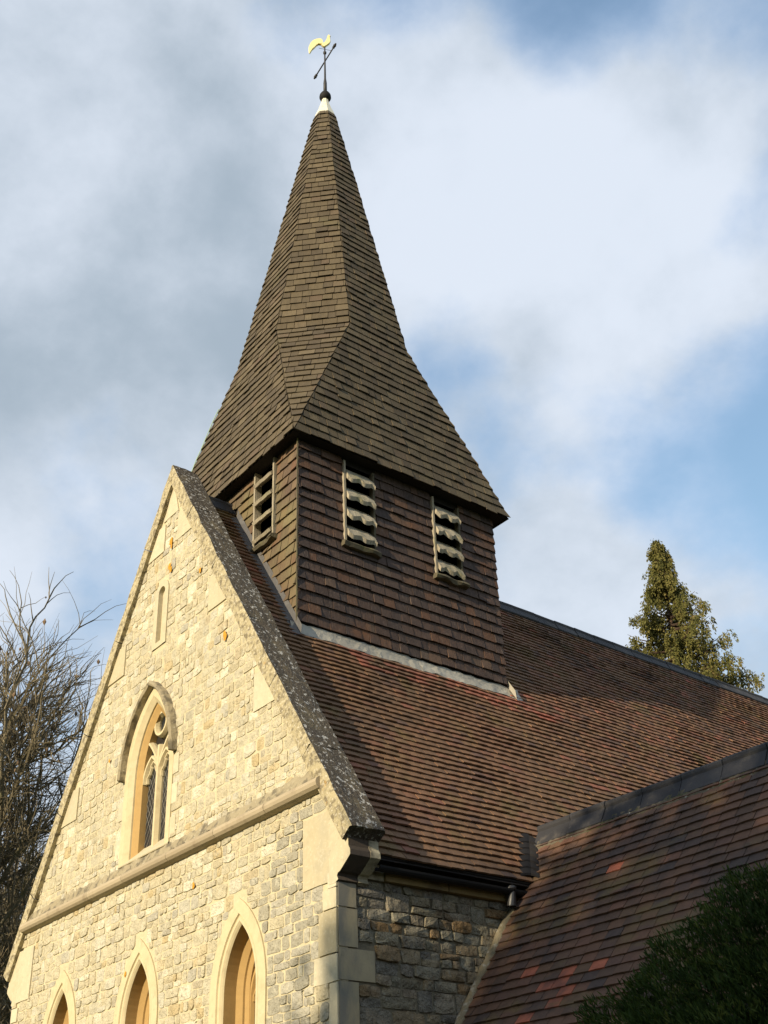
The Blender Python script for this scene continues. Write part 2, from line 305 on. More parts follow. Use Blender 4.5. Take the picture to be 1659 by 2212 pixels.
def shingles(P, O, U, V, Nn, vlen, gauge, intervals, width, lift, thick, lap=1.3, gap=.004, vj=.006, lj=.3, wave=0.0, tint=None, m=0, v0=0.0, umin=.02, red=None, camber=0.0):
    O, U, V, Nn = (np.asarray(a, float) for a in (O, U, V, Nn))
    nrow = max(1, int(round((vlen - v0) / gauge))); g = (vlen - v0) / nrow
    for r in range(nrow):
        vb = v0 + r * g; vt = min(vb + g * lap, vlen)
        ib = intervals(vb + .02 * g); it = intervals(min(vb + .98 * g, vlen - 1e-4))
        if len(it) != len(ib): it = ib
        for (a, b), (at_, bt) in zip(ib, it):
            s = a - rnd.random() * width[1]
            lo = min(a, at_); hi = max(b, bt)
            while s < hi:
                w = rnd.uniform(*width); e = s + w
                b0, b1 = min(max(s, a), b), max(min(e, b), a)
                k = (vt - vb) / g
                ta, tb = a + (at_ - a) * k, b + (bt - b) * k
                t0, t1 = min(max(s, ta), tb), max(min(e, tb), ta)
                s0, e0 = s, e
                s = e
                if e0 <= lo or (b1 - b0 < umin and t1 - t0 < umin): continue
                gp = gap / 2 if b1 - b0 > 3 * gap else 0
                b0 += gp; b1 -= gp; t0 += gp if t1 - t0 > 2 * gp else 0; t1 -= gp if t1 - t0 > 2 * gp else 0
                um = (b0 + b1) / 2
                c = O + U * um + V * vb
                wv = wave * vn(c[0], c[1], c[2], 1.3); wl = wave * vn(c[1], c[2], c[0], 2.2)
                vv = vb + rnd.uniform(-vj, vj) + wv
                l = lift * rnd.uniform(1 - lj, 1 + lj) + max(0, wl) * .5
                rk = rnd.uniform(-.25, .25) * vj
                if vj > .005 and rnd.random() < .014: vv -= rnd.uniform(.015, .045); l *= 1.35; rk *= 3
                elif rnd.random() < .005: vv -= rnd.uniform(.006, .02); l *= 1.25; rk *= 4
                if vj > .005:
                    if s0 < a: b0 += rnd.uniform(-.012, .006)
                    if e0 > b: b1 += rnd.uniform(-.006, .012)
                l1, l2 = l * rnd.uniform(.88, 1.12), l * rnd.uniform(.88, 1.12)
                top = .001
                q = lambda u, v_, n_: O + U * u + V * v_ + Nn * n_
                if camber:
                    uc = (b0 + b1) / 2; tc = (t0 + t1) / 2
                    v_ = [q(b0, vv - rk, l1), q(uc, vv, (l1 + l2) / 2 + camber), q(b1, vv + rk, l2), q(t1, vt, top), q(tc, vt, top + camber), q(t0, vt, top),
                          q(b0, vv - rk, l1 - thick), q(uc, vv, (l1 + l2) / 2 + camber - thick), q(b1, vv + rk, l2 - thick), q(t1, vt, top - thick), q(t0, vt, top - thick)]
                    f_ = [(0, 1, 4, 5), (1, 2, 3, 4), (6, 7, 1, 0), (7, 8, 2, 1), (8, 9, 3, 2), (10, 6, 0, 5)]
                else:
                    v_ = [q(b0, vv - rk, l1), q(b1, vv + rk, l2), q(t1, vt, top), q(t0, vt, top), q(b0, vv - rk, l1 - thick), q(b1, vv + rk, l2 - thick), q(t1, vt, top - thick), q(t0, vt, top - thick)]
                    f_ = [(0, 1, 2, 3), (4, 5, 1, 0), (5, 6, 2, 1), (7, 4, 0, 3)]
                ti = tint(c) if tint else rnd.random() * .96
                P.add(v_, f_, (ti, rnd.random(), rnd.random()), m)

def courses(P, v0, v1, hts, wds, intervals, clamp, to3, h0=.012, dh=.014, tintf=None, split=.3, m=0, joint=.010):
    """coursed rubble in the plane (u, v): irregular stones with a raised, uneven face."""
    v = v0
    while v < v1 - .03:
        hts_, wds_ = (hts(v), wds(v))
        h = min(rnd.uniform(*hts_), v1 - v)
        if v1 - v - h < .06: h = v1 - v
        for a, b in intervals(v, v + h):
            s = a
            while s < b - .02:
                w = rnd.uniform(*wds_) * (h / .16) ** .5
                if b - s - w < wds_[0] * .6: w = b - s
                cells = [(s, s + w, v, v + h)]
                if rnd.random() < split and h > .12 and w > .16:
                    k = v + h * rnd.uniform(.4, .6); mid = s + w * rnd.uniform(.35, .65)
                    cells = [(s, s + w, v, k), (s, mid, k, v + h), (mid, s + w, k, v + h)] if rnd.random() < .5 else [(s, mid, v, k), (mid, s + w, v, k), (s, s + w, k, v + h)]
                for (x0, x1, z0, z1) in cells:
                    j = joint * rnd.uniform(.5, 1.3)
                    x0, x1, z0, z1 = x0 + j, x1 - j, z0 + j, z1 - j
                    if x1 - x0 < .03 or z1 - z0 < .03: continue
                    dx, dz = x1 - x0, z1 - z0; c = rnd.uniform(.03, .16) * min(dx, dz)
                    sl = rnd.uniform(-.10, .10) * dz
                    ring = [(x0 + c, z0), ((x0 + x1) / 2, z0 - .012 * rnd.random()), (x1 - c, z0), (x1, z0 + c), (x1, z1 - c), (x1 - c, z1), ((x0 + x1) / 2, z1 + .012 * rnd.random()), (x0 + c, z1), (x0, z1 - c), (x0, z0 + c)]
                    ring = [(p + rnd.uniform(-.13, .13) * min(dx, .2) * .5, q + rnd.uniform(-.10, .10) * dz * .5 + sl * ((p - x0) / dx - .5)) for p, q in ring]
                    ring = [clamp(p, q) for p, q in ring]
                    n = len(ring); cx_ = sum(p for p, _ in ring) / n; cz_ = sum(q for _, q in ring) / n
                    hh = h0 + rnd.random() ** 1.6 * dh
                    tx, tz = rnd.uniform(-.35, .35) * hh, rnd.uniform(-.35, .35) * hh
                    V = [to3(p, q, -.012) for p, q in ring]
                    for p, q in ring:
                        k = .90
                        V.append(to3(cx_ + (p - cx_) * k, cz_ + (q - cz_) * k, hh * rnd.uniform(.75, 1.1) + tx * (p - cx_) / dx + tz * (q - cz_) / dz))
                    V.append(to3(cx_ + rnd.uniform(-.2, .2) * dx, cz_ + rnd.uniform(-.2, .2) * dz, hh + rnd.uniform(0, .5) * dh))
                    f = [(i, (i + 1) % n, n + (i + 1) % n, n + i) for i in range(n)] + [(n + i, n + (i + 1) % n, 2 * n) for i in range(n)]
                    ti = tintf(cx_, cz_) if tintf else rnd.random()
                    P.add(V, [tuple(range(n))[::1]] + f if False else f, (ti, rnd.random(), rnd.random()), m)
                s += w
        v += h

# ------------------------------------------------------------------ ground
def ground():
    mb = MB(); n = 24; r = 1500
    xs = np.sign(np.linspace(-1, 1, n)) * np.abs(np.linspace(-1, 1, n)) ** 3 * r
    V = [(x, y, 0.0) for y in xs for x in xs]
    mb.add(V, [(j * n + i, j * n + i + 1, (j + 1) * n + i + 1, (j + 1) * n + i) for j in range(n - 1) for i in range(n - 1)])
    mb.build('ground', GRASS)['kind'] = 'structure'
ground()

# ------------------------------------------------------------------ the church
HW = 3.4; TAN = 1.5462; ANG = math.atan(TAN); CS, SN = math.cos(ANG), math.sin(ANG)
ZA = 10.214; ZR = 9.846                                              # coping apex, roof ridge line
TW, TY0, TY1 = 1.525, .847, 4.05; TE = 1.687; ZE = 10.10              # tower half width, front, back, spire eaves
TCX, TCY = -.03, 2.42
ZK, KO, KD = 12.744, 1.239, .505; ZT, TO = 18.56, .165                # spire kink, octagon; top of shingles
YT, ZTR, TANT = 2.507, 4.915, 1.44                                     # side wing ridge
XT1 = 8.4
church = empty('church')
tag(church, 'cream rubble stone church with a brown shingled broach spire and tiled roofs', 'church')

# openings in the gable
class Arch:
    def __init__(s, cx, w, zs, off, zb): s.cx, s.w, s.zs, s.off, s.zb = cx, w, zs, off, zb
    def pts(s, d=0.0, n=9, zb=None, full=True):
        w = s.w - d; R = w + s.off; zb = s.zb if zb is None else zb
        a1 = math.acos(-s.off / R)
        left = [(s.off + R * math.cos(math.pi + (a1 - math.pi) * k / n), R * math.sin(math.pi + (a1 - math.pi) * k / n)) for k in range(n + 1)]
        left[-1] = (0.0, left[-1][1])
        P = [(-w, zb - s.zs)] if full else []
        P += left + [(-x, z) for x, z in left[-2::-1]] + ([(w, zb - s.zs)] if full else [])
        return [(s.cx + x, s.zs + z) for x, z in P]
    def half(s, z, d=0.0):
        w = s.w - d; R = w + s.off
        if z < s.zb: return None
        if z <= s.zs: return w
        q = R * R - (z - s.zs) ** 2
        x = math.sqrt(q) - s.off if q > 0 else -1
        return x if x > 0 else None
UW = Arch(-.165, .575, 6.21, .55, 5.19)
LANCETS = [Arch(x, .475, 3.50, .455, 1.55) for x in (-1.965, -.09, 1.868)]
SLIT = Arch(-.135, .165, 8.43, .0, 7.70)
OPEN = [UW] + LANCETS + [SLIT]
def edge_x(z): return max(.0, min(HW, (ZA - .26 - z) / TAN))
ASH = []                                                              # dressed blocks along the slopes and corners: (x0, x1, z0, z1, side)
def add_ash(x0, x1, z0, z1): ASH.append((x0, x1, z0, z1))
for z0, z1, w in ((9.02, 9.42, .34), (7.66, 8.08, .36), (6.10, 6.52, .36)):
    e = edge_x(z1)
    add_ash(e - w * .55, edge_x(z0), z0, z1); add_ash(-edge_x(z0), -(e - w * .55), z0 + .0, z1)
add_ash(-.22, .16, 9.46, 9.95)
for sgn in (1, -1):
    zz = 4.22
    for h, w in ((.58, .50), (.14, .135), (.17, .20), (.36, .265), (.22, .33), (.34, .12), (.30, .34), (.34, .14), (.3, .33), (.36, .16), (.3, .34), (.34, .15), (.3, .3), (.3, .15)):
        if h == .58: z0, z1 = 4.13, 4.76
        else: z1 = zz; z0 = zz - h; zz = z0
        if z0 < 0: break
        if sgn > 0: add_ash(HW - w, HW, z0, z1)
        else: add_ash(-HW, -HW + w, z0, z1)
    
def ash_block(mb, x0, x1, z0, z1):
    y = -.010 - rnd.random() * .004; j = .005
    q = lambda: rnd.uniform(-.009, .009)
    pts = [(x0 + j + q(), z0 + j), ((x0 + x1) / 2, z0 + j + q() * .6), (x1 - j, z0 + j), (x1 - j, z1 - j), ((x0 + x1) / 2, z1 - j + q() * .6), (x0 + j + q(), z1 - j)]
    if x1 > 0: pts = [(min(p, edge_x(q) + .0), q) for p, q in pts]
    if x0 < 0: pts = [(max(p, -edge_x(q)), q) for p, q in pts]
    prism(mb, pts, 'y', y, .10, (rnd.random(), 0, 0))
def gable_intervals(z0, z1):
    zm = (z0 + z1) / 2; e = edge_x(z0); cuts = []
    for a in OPEN:
        hs = [h for h in (a.half(z0), a.half(zm), a.half(z1)) if h]
        if hs: cuts.append((a.cx - max(hs), a.cx + max(hs)))
    for x0, x1, b0, b1 in ASH:
        if min(b1, z1) - max(b0, z0) > .35 * (z1 - z0): cuts.append((x0, x1))
    if z0 < 5.07 < z1: pass
    iv = [(-e, e)]
    for c0, c1 in cuts:
        nv = []
        for a, b in iv:
            if c1 <= a or c0 >= b: nv.append((a, b)); continue
            if c0 - a > .05: nv.append((a, c0))
            if b - c1 > .05: nv.append((c1, b))
        iv = nv
    return iv
def gable_clamp(p, q):
    e = edge_x(q); p = max(-e, min(e, p))
    for a in OPEN:
        h = a.half(q, .03)
        if h and abs(p - a.cx) < h: p = a.cx + (h if p > a.cx else -h)
    return p, q
def gable_tint(x, z):
    r = rnd.random()
    if z < 4.9 and x > 1.5 + max(0, (z - 3.2)) * .7 and r < .85: return rnd.choice((.46, .5, .54, .5, .9, .92))
    return rnd.choice((rnd.uniform(.0, .32), rnd.uniform(.2, .38), rnd.uniform(.62, .74), rnd.uniform(.26, .34), rnd.uniform(.68, 1), rnd.uniform(.95, 1)))

# mortar face of the gable with its openings
def sheet_with_holes(outer, holes, to3, mat_, name, parent):
    bm = bmesh.new(); edges = []
    for loop in [outer] + holes:
        vs = [bm.verts.new(to3(*p)) for p in loop]
        edges += [bm.edges.new((vs[i], vs[(i + 1) % len(vs)])) for i in range(len(vs))]
    bmesh.ops.triangle_fill(bm, edges=edges, use_beauty=True, use_dissolve=False)
    me = bpy.data.meshes.new(name); bm.to_mesh(me); bm.free(); me.materials.append(mat_)
    ob = bpy.data.objects.new(name, me); C.objects.link(ob); ob.parent = parent; return ob
outer = [(-HW, 0), (HW, 0), (HW, 4.55), (3.30, 4.72), (.16, ZA - .40), (0, ZA - .2), (-.16, ZA - .40), (-3.30, 4.72), (-HW, 4.55)]
gable = sheet_with_holes(outer, [a.pts(.015, zb=a.zb + .01) for a in OPEN], lambda p, q: (p, .004, q), MORTAR, 'gable_wall', church)
P = Pieces()
courses(P, .0, 4.98, lambda z: (.065, .175), lambda z: (.08, .31), gable_intervals, gable_clamp, lambda p, q, n: (p, .004 - n, q), .003, .014, gable_tint, .45, joint=.0055)
courses(P, 5.06, 9.96, lambda z: (.06, .16), lambda z: (.07, .26), gable_intervals, gable_clamp, lambda p, q, n: (p, .004 - n, q), .001, .012, gable_tint, .45, joint=.005)
P.build('stone', 'rubble_stonework', STONE, gable, 300)
for x0, x1, z0, z1 in ASH:
    mb = MB(); ash_block(mb, x0, x1, z0, z1); mb.build('dressed_stone', ASHLAR, gable)
for lx, lz, ls in ((.02, 9.08, .075), (.04, 9.00, .06), (.02, 8.72, .07), (.06, 8.66, .06), (.80, 8.30, .06), (1.42, 7.20, .085), (-1.2, 6.6, .05), (1.0, 4.62, .05), (-.35, 4.0, .05)):
    mb = MB(); k = 11; V = [(lx, -.026, lz)]
    for i in range(k):
        q = ls * rnd.uniform(.45, 1.1) * .8; V.append((lx + q * .75 * math.cos(i * 2 * math.pi / k), -.018, lz + q * math.sin(i * 2 * math.pi / k)))
    mb.add(V, [(0, 1 + i, 1 + (i + 1) % k) for i in range(k)]); mb.build('lichen_patch', LICHEN, gable)
# backing that keeps the interior dark, parapet band under the coping
mb = MB(); prism(mb, [(-3.3, .02), (3.3, .02), (3.3, 4.3), (0, 9.4), (-3.3, 4.3)], 'y', .44, .60)
for s in (1, -1):
    prism(mb, [(s * 3.38, 4.60), (s * .05, ZA - .30), (s * .05, ZA - .95), (s * 3.38, 3.9)][::s], 'y', .03, .28)
mb.build('inner_leaf', MORTAR, church)

# nave side wall (in the angle by the side wing)
side = MB(); 
V = [(HW - .012, .02, 0), (HW - .012, 20.6, 0), (HW - .012, 20.6, 4.46), (HW - .012, .02, 4.46)]
side.add(V, [(0, 1, 2, 3)]); V = [(-HW + .012, .02, 0), (-HW + .012, 20.6, 0), (-HW + .012, 20.6, 4.46), (-HW + .012, .02, 4.46)]; side.add(V, [(3, 2, 1, 0)])
prism(side, [(-HW + .02, 0), (HW - .02, 0), (HW - .02, 4.4), (0, ZR - .1), (-HW + .02, 4.4)], 'y', 20.4, 20.6)
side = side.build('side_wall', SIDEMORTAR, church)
SQ = [(0, .19, 3.92, 4.18), (0, .20, 3.60, 3.915), (0, .37, 3.34, 3.595), (0, .20, 3.0, 3.335), (0, .36, 2.70, 2.995), (0, .19, 2.36, 2.695), (0, .34, 2.05, 2.355), (0, .2, 1.7, 2.045), (0, .35, 1.4, 1.695)]
def side_iv(z0, z1):
    zm = (z0 + z1) / 2; s = .02
    for a, b, c, d in SQ:
        if c <= zm < d: s = b
    return [(s, 2.6)]
P = Pieces()
courses(P, 1.4, 4.17, lambda z: (.09, .19), lambda z: (.12, .38), side_iv, lambda p, q: (max(p, .02), q), lambda p, q, n: (HW - .012 + n, p, q), .004, .030, None, .45, joint=.0045)
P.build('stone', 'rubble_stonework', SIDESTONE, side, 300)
for a, b, c, d in SQ:
    mb = MB(); prism(mb, [(a + .004, c + .004), (b - .004, c + .004), (b - .004, d - .004), (a + .004, d - .004)], 'x', HW - .09, HW + .004 + rnd.random() * .003, (rnd.random(), 0, 0)); mb.build('dressed_stone', QUOIN, side)
y = .47
while y < 2.3:
    w = rnd.uniform(.5, .8); mb = MB(); box(mb, HW - .03, HW + .055, y + .004, min(y + w, 2.35) - .004, 4.175, 4.335, (rnd.random(), 0, 0)); mb.build('cornice_stone', CORNICE, side); y += w
mb = MB(); box(mb, HW - .03, HW + .03, .30, .465, 4.175, 4.33); mb.build('cornice_stone', KNEEL, side)

# ---- windows
def ring_loft(mb, arch, prof, zb, tint=(.5, 0, 0), n=9, m=0, inner=99):
    rings = [[(x, y, z) for x, z in arch.pts(d, n, zb=zb(y) if callable(zb) else zb)] for d, y in prof]
    k = len(rings[0]); V = [p for r in rings for p in r]
    mb.add(V, [(i * k + j, i * k + j + 1, (i + 1) * k + j + 1, (i + 1) * k + j) for i in range(len(rings) - 1) for j in range(k - 1)], tint, [1 if i >= inner else 0 for i in range(len(rings) - 1) for j in range(k - 1)])
def bar(mb, path, wd, y0, y1, front=.45, tint=(.5, 0, 0)):
    """a chamfered stone bar following a path in the window plane."""
    p = np.asarray(path, float); T = np.gradient(p, axis=0); T /= np.linalg.norm(T, axis=1)[:, None] + 1e-9; Nn = np.stack([-T[:, 1], T[:, 0]], 1)
    ym = y0 + (y1 - y0) * .55
    sec = [(-wd * front / 2, y0), (wd * front / 2, y0), (wd / 2, ym), (wd / 2, y1), (-wd / 2, y1), (-wd / 2, ym)]
    V = [(p[i, 0] + Nn[i, 0] * a, b, p[i, 1] + Nn[i, 1] * a) for i in range(len(p)) for a, b in sec]; k = 6
    mb.add(V, [(i * k + j, i * k + (j + 1) % k, (i + 1) * k + (j + 1) % k, (i + 1) * k + j) for i in range(len(p) - 1) for j in range(k)] + [tuple(range(k)), tuple(range((len(p) - 1) * k, len(p) * k))[::-1]], tint)
def traceried():
    a = UW; mb = MB()
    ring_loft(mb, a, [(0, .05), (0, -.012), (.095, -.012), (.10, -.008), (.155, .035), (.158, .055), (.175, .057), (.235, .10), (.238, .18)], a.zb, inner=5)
    f = mb.build('traceried_window', [WINSTONE, BOUNCESTONE], church); f['label'] = 'two-light pointed window with a small round tracery opening under a hood'
    mb = MB(); prism(mb, [(-.015, a.zb - .0), (-.02, a.zb + .01), (.17, a.zb + .20), (.19, a.zb + .20), (.19, a.zb - .02)], 'x', a.cx - a.w + .0, a.cx + a.w - .0); mb.build('sill', ASHLAR, f)
    w = a.w - .238; cx = a.cx; zs = 6.12
    mb = MB(); bar(mb, [(cx, a.zb + .12), (cx, 6.0), (cx, 6.22), (cx, 6.5)], .085, .095, .18); mb.build('mullion', WINSTONE, f)
    for s in (-1, 1):
        la = Arch(cx + s * w / 2, w / 2 + .01, zs, .14, a.zb)
        mb = MB(); bar(mb, la.pts(0, 8, full=False), .06, .10, .18); mb.build('tracery_arch', WINSTONE, f)
        mb = MB(); pa = la.pts(.045, 8, full=False); 
        for h in (pa[:9], pa[8:]):
            c = np.array(h); mid = len(c) // 2; c[mid - 1:mid + 2, 0] += (cx + s * w / 2 - c[mid, 0]) * .35; bar(mb, c, .03, .125, .165)
        mb.build('tracery_cusp', WINSTONE, f)
        mb = MB(); bar(mb, [(cx + s * t * w * .98, 6.28 + .36 * math.sin(t * 1.35)) for t in np.linspace(0, 1, 7)], .055, .10, .18); mb.build('tracery_arch', WINSTONE, f)
        mb = MB(); box(mb, cx + s * w / 2 - w / 2 + .02, cx + s * w / 2 + w / 2 - .02, .165, .175, a.zb + .1, 6.55); mb.build('pane', GLASS, f)
        mb = MB()
        for sg in (1, -1):
            for k in range(-8, 22):
                x0, x1 = cx + s * w / 2 - w / 2 + .02, cx + s * w / 2 + w / 2 - .02
                z0 = a.zb + .1 + k * .12; z1 = z0 + (x1 - x0) * 1.6
                if sg < 0: z0, z1 = z1, z0
                if min(z0, z1) < a.zb + .1 or max(z0, z1) > 6.6: continue
                tube(mb, [(x0, .160, z0), (x1, .160, z1)], .0026, 4)
        mb.build('lead_came', CAME, f)
    mb = MB(); bar(mb, [(cx + .135 * math.cos(t), 6.765 + .135 * math.sin(t)) for t in np.linspace(0, 2 * math.pi, 21)], .06, .10, .18); mb.build('tracery_ring', WINSTONE, f)
    mb = MB(); lathe_p = [(cx + .125 * math.cos(t), 6.765 + .125 * math.sin(t)) for t in np.linspace(0, 2 * math.pi, 17)[:-1]]; prism(mb, lathe_p, 'y', .166, .176); mb.build('pane', GLASS, f)
    mb = MB(); V = [(x, .182, z) for x, z in a.pts(.1, 9)]; mb.add(V, [tuple(range(len(V)))]); mb.build('backing', DARK, f)
    # hood mould over the arch only
    mb = MB(); prof = [(.002, -.01), (-.004, -.085), (-.028, -.10), (-.052, -.07), (-.062, .0)]
    rings = [[(x, y, z) for x, z in a.pts(d, 12, full=False)] for d, y in prof]; k = len(rings[0]); V = np.array([p for r in rings for p in r])
    V += npr.uniform(-.006, .006, V.shape)
    mb.add(V, [(i * k + j, i * k + j + 1, (i + 1) * k + j + 1, (i + 1) * k + j) for i in range(len(rings) - 1) for j in range(k - 1)] + [tuple(i * k for i in range(5)), tuple(i * k + k - 1 for i in range(5))[::-1]])
    mb.build('hood_mould', HOODM, f)
    for s, zz in ((1, 5.62), (1, 5.95), (-1, 5.30), (-1, 5.75), (1, 5.25)):
        mb = MB(); x = a.cx + s * a.w; box(mb, min(x, x + s * .12), max(x, x + s * .12), -.008, .05, zz, zz + .22, (rnd.random(), 0, 0)); mb.build('jamb_stone', ASHLAR, f)
traceried()
def lancet(a):
    mb = MB()
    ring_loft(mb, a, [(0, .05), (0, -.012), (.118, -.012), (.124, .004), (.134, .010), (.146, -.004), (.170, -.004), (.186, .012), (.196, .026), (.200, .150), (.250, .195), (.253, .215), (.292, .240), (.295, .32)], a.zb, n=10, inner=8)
    f = mb.build('lancet_window', [WINSTONE, BOUNCESTONE], church)
    f['label'] = 'pointed lancet window in a pale stone surround below the string course'
    b = Arch(a.cx, .185, a.zs - .06, .30, a.zb)
    mb = MB(); bar(mb, b.pts(.0, 8), .05, .245, .31)
    p = b.pts(.03, 8, full=False)
    for h in (p[:9], p[8:]):
        c = np.array(h); mid = len(c) // 2; c[mid - 2:mid + 3, 0] += (a.cx - c[mid, 0]) * np.array([.2, .4, .5, .4, .2]); bar(mb, c, .03, .26, .30)
    mb.build('inner_arch', BOUNCESTONE, f)
    mb = MB(); box(mb, a.cx - .22, a.cx + .22, .312, .322, a.zb + .05, a.zs + .5); mb.build('pane', GLASS, f)
    mb = MB(); V = [(x, .335, z) for x, z in a.pts(.1, 9)]; mb.add(V, [tuple(range(len(V)))]); mb.build('backing', DARK, f)
    mb = MB(); prism(mb, [(-.05, a.zb - .12), (-.05, a.zb - .02), (.2, a.zb + .12), (.2, a.zb - .12)], 'x', a.cx - a.w - .05, a.cx + a.w + .05); mb.build('sill', ASHLAR, f)
for a in LANCETS: lancet(a)
def slit():
    a = SLIT; mb = MB()
    ring_loft(mb, a, [(0, .05), (0, -.013), (.085, -.013), (.088, .05)], a.zb, n=7)
    f = mb.build('slit_window', ASHLAR, church)
    mb = MB(); V = [(x, .045, z) for x, z in a.pts(.07, 7)]; mb.add(V, [tuple(range(len(V)))]); mb.build('blocking', ASHLAR, f)
    mb = MB(); prism(mb, [(-.013, 7.70), (-.013, 7.77), (.07, 7.83), (.07, 7.70)], 'x', a.cx - .08, a.cx + .08); mb.build('sill', ASHLAR, f)
slit()

# ---- string course
strc = empty('string_course', (0, 0, 5.0), church)
xs = [-3.22, -2.35, -1.3, -.45, .55, 1.5, 2.4, 3.25]
for x0, x1 in zip(xs, xs[1:]):
    mb = MB(); prof = [(.02, 4.945), (-.045, 4.952), (-.078, 4.962), (-.104, 4.985), (-.112, 5.015), (-.102, 5.045), (-.076, 5.065), (-.048, 5.072), (.02, 5.10)]
    prism(mb, prof, 'x', x0 + .003, x1 - .003, (rnd.random(), 0, 0)); mb.build('moulded_stone', STRINGM, strc)
mb = MB(); n = 90; V = []
for i in range(n + 1):
    x = -3.2 + 6.4 * i / n
    for yy, zz in ((-.060, 5.066), (-.040, 5.10), (-.022, 5.16), (.01, 5.21)): V.append((x, yy + rnd.uniform(-.010, .010), zz + rnd.uniform(-.012, .014)))
mb.add(V, [(i * 4 + j, (i + 1) * 4 + j, (i + 1) * 4 + j + 1, i * 4 + j + 1) for i in range(n) for j in range(3)]); mb.build('weathering_mortar', HOODM, strc)

# ---- coping
cop = empty('coping', (0, 0, 4.5), church)
def coping_stone(s, a, b, apex=False):
    """a, b: distance along |x| of a slab; rough top and edges."""
    mb = MB(); nl = max(3, int((b - a) / .10)); top = []; bot = []
    ys = [-.065, -.055, .03, .12, .21, .30, .312]
    th = .165
    def pt(x, y, d, j):
        z = ZA - TAN * x
        if x < .03 and apex: nx, nz = 0, 1.0
        else: nx, nz = SN, CS
        xx = x - nx * d * (0 if (apex and x < .03) else 1); zz = z - nz * d / (CS if (apex and x < .03) else 1)
        return (s * (xx + rnd.uniform(-j, j)), y + rnd.uniform(-j, j), zz + rnd.uniform(-j, j))
    V = []; cols = len(ys)
    for i in range(nl + 1):
        x = a + (b - a) * i / nl
        for k, y in enumerate(ys): V.append(pt(x, y, .014 if k in (0, cols - 1) else 0, .007))
    o = len(V)
    for i in range(nl + 1):
        x = a + (b - a) * i / nl
        for y in (-.062, -.058, .308): V.append(pt(x, y, th * (.55 if y == -.062 else 1), .004))
    f = []; m = []
    for i in range(nl):
        for k in range(cols - 1):
            f.append((i * cols + k, (i + 1) * cols + k, (i + 1) * cols + k + 1, i * cols + k + 1)); m.append(0 if k > 0 else 1)
        A, B = o + i * 3, o + (i + 1) * 3
        f += [(i * cols, A, B, (i + 1) * cols), (A, A + 1, B + 1, B), (A + 1, A + 2, B + 2, B + 1), (A + 2, i * cols + cols - 1, (i + 1) * cols + cols - 1, B + 2)]; m += [1, 1, 1, 0]
    for i, fl in ((0, 1), (nl, -1)):
        q = [i * cols + k for k in range(cols)] + [o + i * 3 + 2, o + i * 3 + 1, o + i * 3]; f.append(tuple(q[::fl])); m.append(0)
    mb.add(V, f, (rnd.random(), 0, 0), m); mb.build('coping_stone', [COPTOP, COPEDGE], cop)
cuts = [0, .62, 1.28, 1.95, 2.52, 3.10, 3.686]
for s in (1, -1):
    for i in range(6): coping_stone(s, cuts[i] + (.003 if i else 0), cuts[i + 1] - .003, apex=(i == 0))
for s in (1, -1):
    mb = MB(); prof = [(3.36, 4.72), (3.575, 4.48), (3.578, 4.38), (3.60, 4.345), (3.602, 4.30), (3.55, 4.262), (3.50, 4.225), (3.457, 4.195), (3.425, 4.185), (3.412, 4.165), (3.43, 4.13), (3.38, 4.11), (3.30, 4.11), (3.30, 4.6)]
    prism(mb, [(s * x, z) for x, z in prof][::s], 'y', -.014, .195, (.5, 0, 0), [2, 0] + [1] * 14); prism(mb, [(s * (x + .004), z) for x, z in prof][::s], 'y', .198, .30, (.5, 0, 0)); mb.build('kneeler_stone', [KNEEL, KNDARK, ASHLAR], cop)

# ---- nave roof
nroof = MB(); y0, y1 = .30, 20.7; XE = 3.56
def rz(x): return ZR - TAN * abs(x)
for s in (1, -1):
    V = [(s * XE, y0, rz(XE) - .03), (s * XE, y1, rz(XE) - .03), (0, y1, ZR - .03), (0, y0, ZR - .03)]
    nroof.add(V, [(0, 1, 2, 3)[::s]])
    nroof.add([(s * XE, y0, rz(XE) - .032), (s * XE, y1, rz(XE) - .032), (s * (HW - .05), y1, rz(XE) - .04), (s * (HW - .05), y0, rz(XE) - .04)], [(3, 2, 1, 0)[::s]])
nroof = nroof.build('nave_roof', SOFFIT, church)
VL = XE / CS
def nave_iv(v):
    x = XE - v * CS; z = rz(x)
    if x < TW + .06: return [(.31, TY0 - .0), (TY1 + .0, y1)]
    if z < ZTR + .02:
        ye = YT - (ZTR - z) / TANT
        return [(.31, max(ye + .02, .4))]
    return [(.31, y1)]
def roof_tint(c):
    r = rnd.random()
    redd = min(1, max(0, (c[1] - 3.5) / 6))
    if c[0] < TW + .30 and c[1] > 1.4 and c[1] < 5.0 and r < .75 and c[0] > TW - .02: return rnd.choice((.97, .985, .94, .93, .5))
    if r < .001 + .004 * redd: return 1.0
    if r < .015 + .05 * redd: return rnd.uniform(.86, .95)
    if c[1] < 4.5 and rnd.random() < .6: return rnd.uniform(.10, .40)
    q = rnd.random() * .80
    return min(.96, q * (1 - .45 * redd) + .92 * .45 * redd) if rnd.random() < .6 else q
P = Pieces()
shingles(P, (XE, 0, rz(XE)), (0, 1, 0), (-CS, 0, SN), (SN, 0, CS), VL - .10, .093, nave_iv, (.155, .172), .027, .018, gap=.005, vj=.0032, lj=.13, wave=.016, tint=roof_tint, camber=.003)
def hid_nave(c):
    if c[1] > 20 or (c[1] < TY0 + .05): return c[0] > 0 and c[1] < .34
    t = (YT - CAM[1]) / (c[1] - CAM[1]) if c[1] > YT else 2
    if t < 1:
        q = CAM + (c - CAM) * t
        if q[2] < ZTR + .05 and q[0] > 3.1: return True
    t = (TW - CAM[0]) / (c[0] - CAM[0])
    if 0 < t < 1:
        q = CAM + (c - CAM) * t
        if TY0 < q[1] < TY1 and q[2] < 10.2: return True
    return False
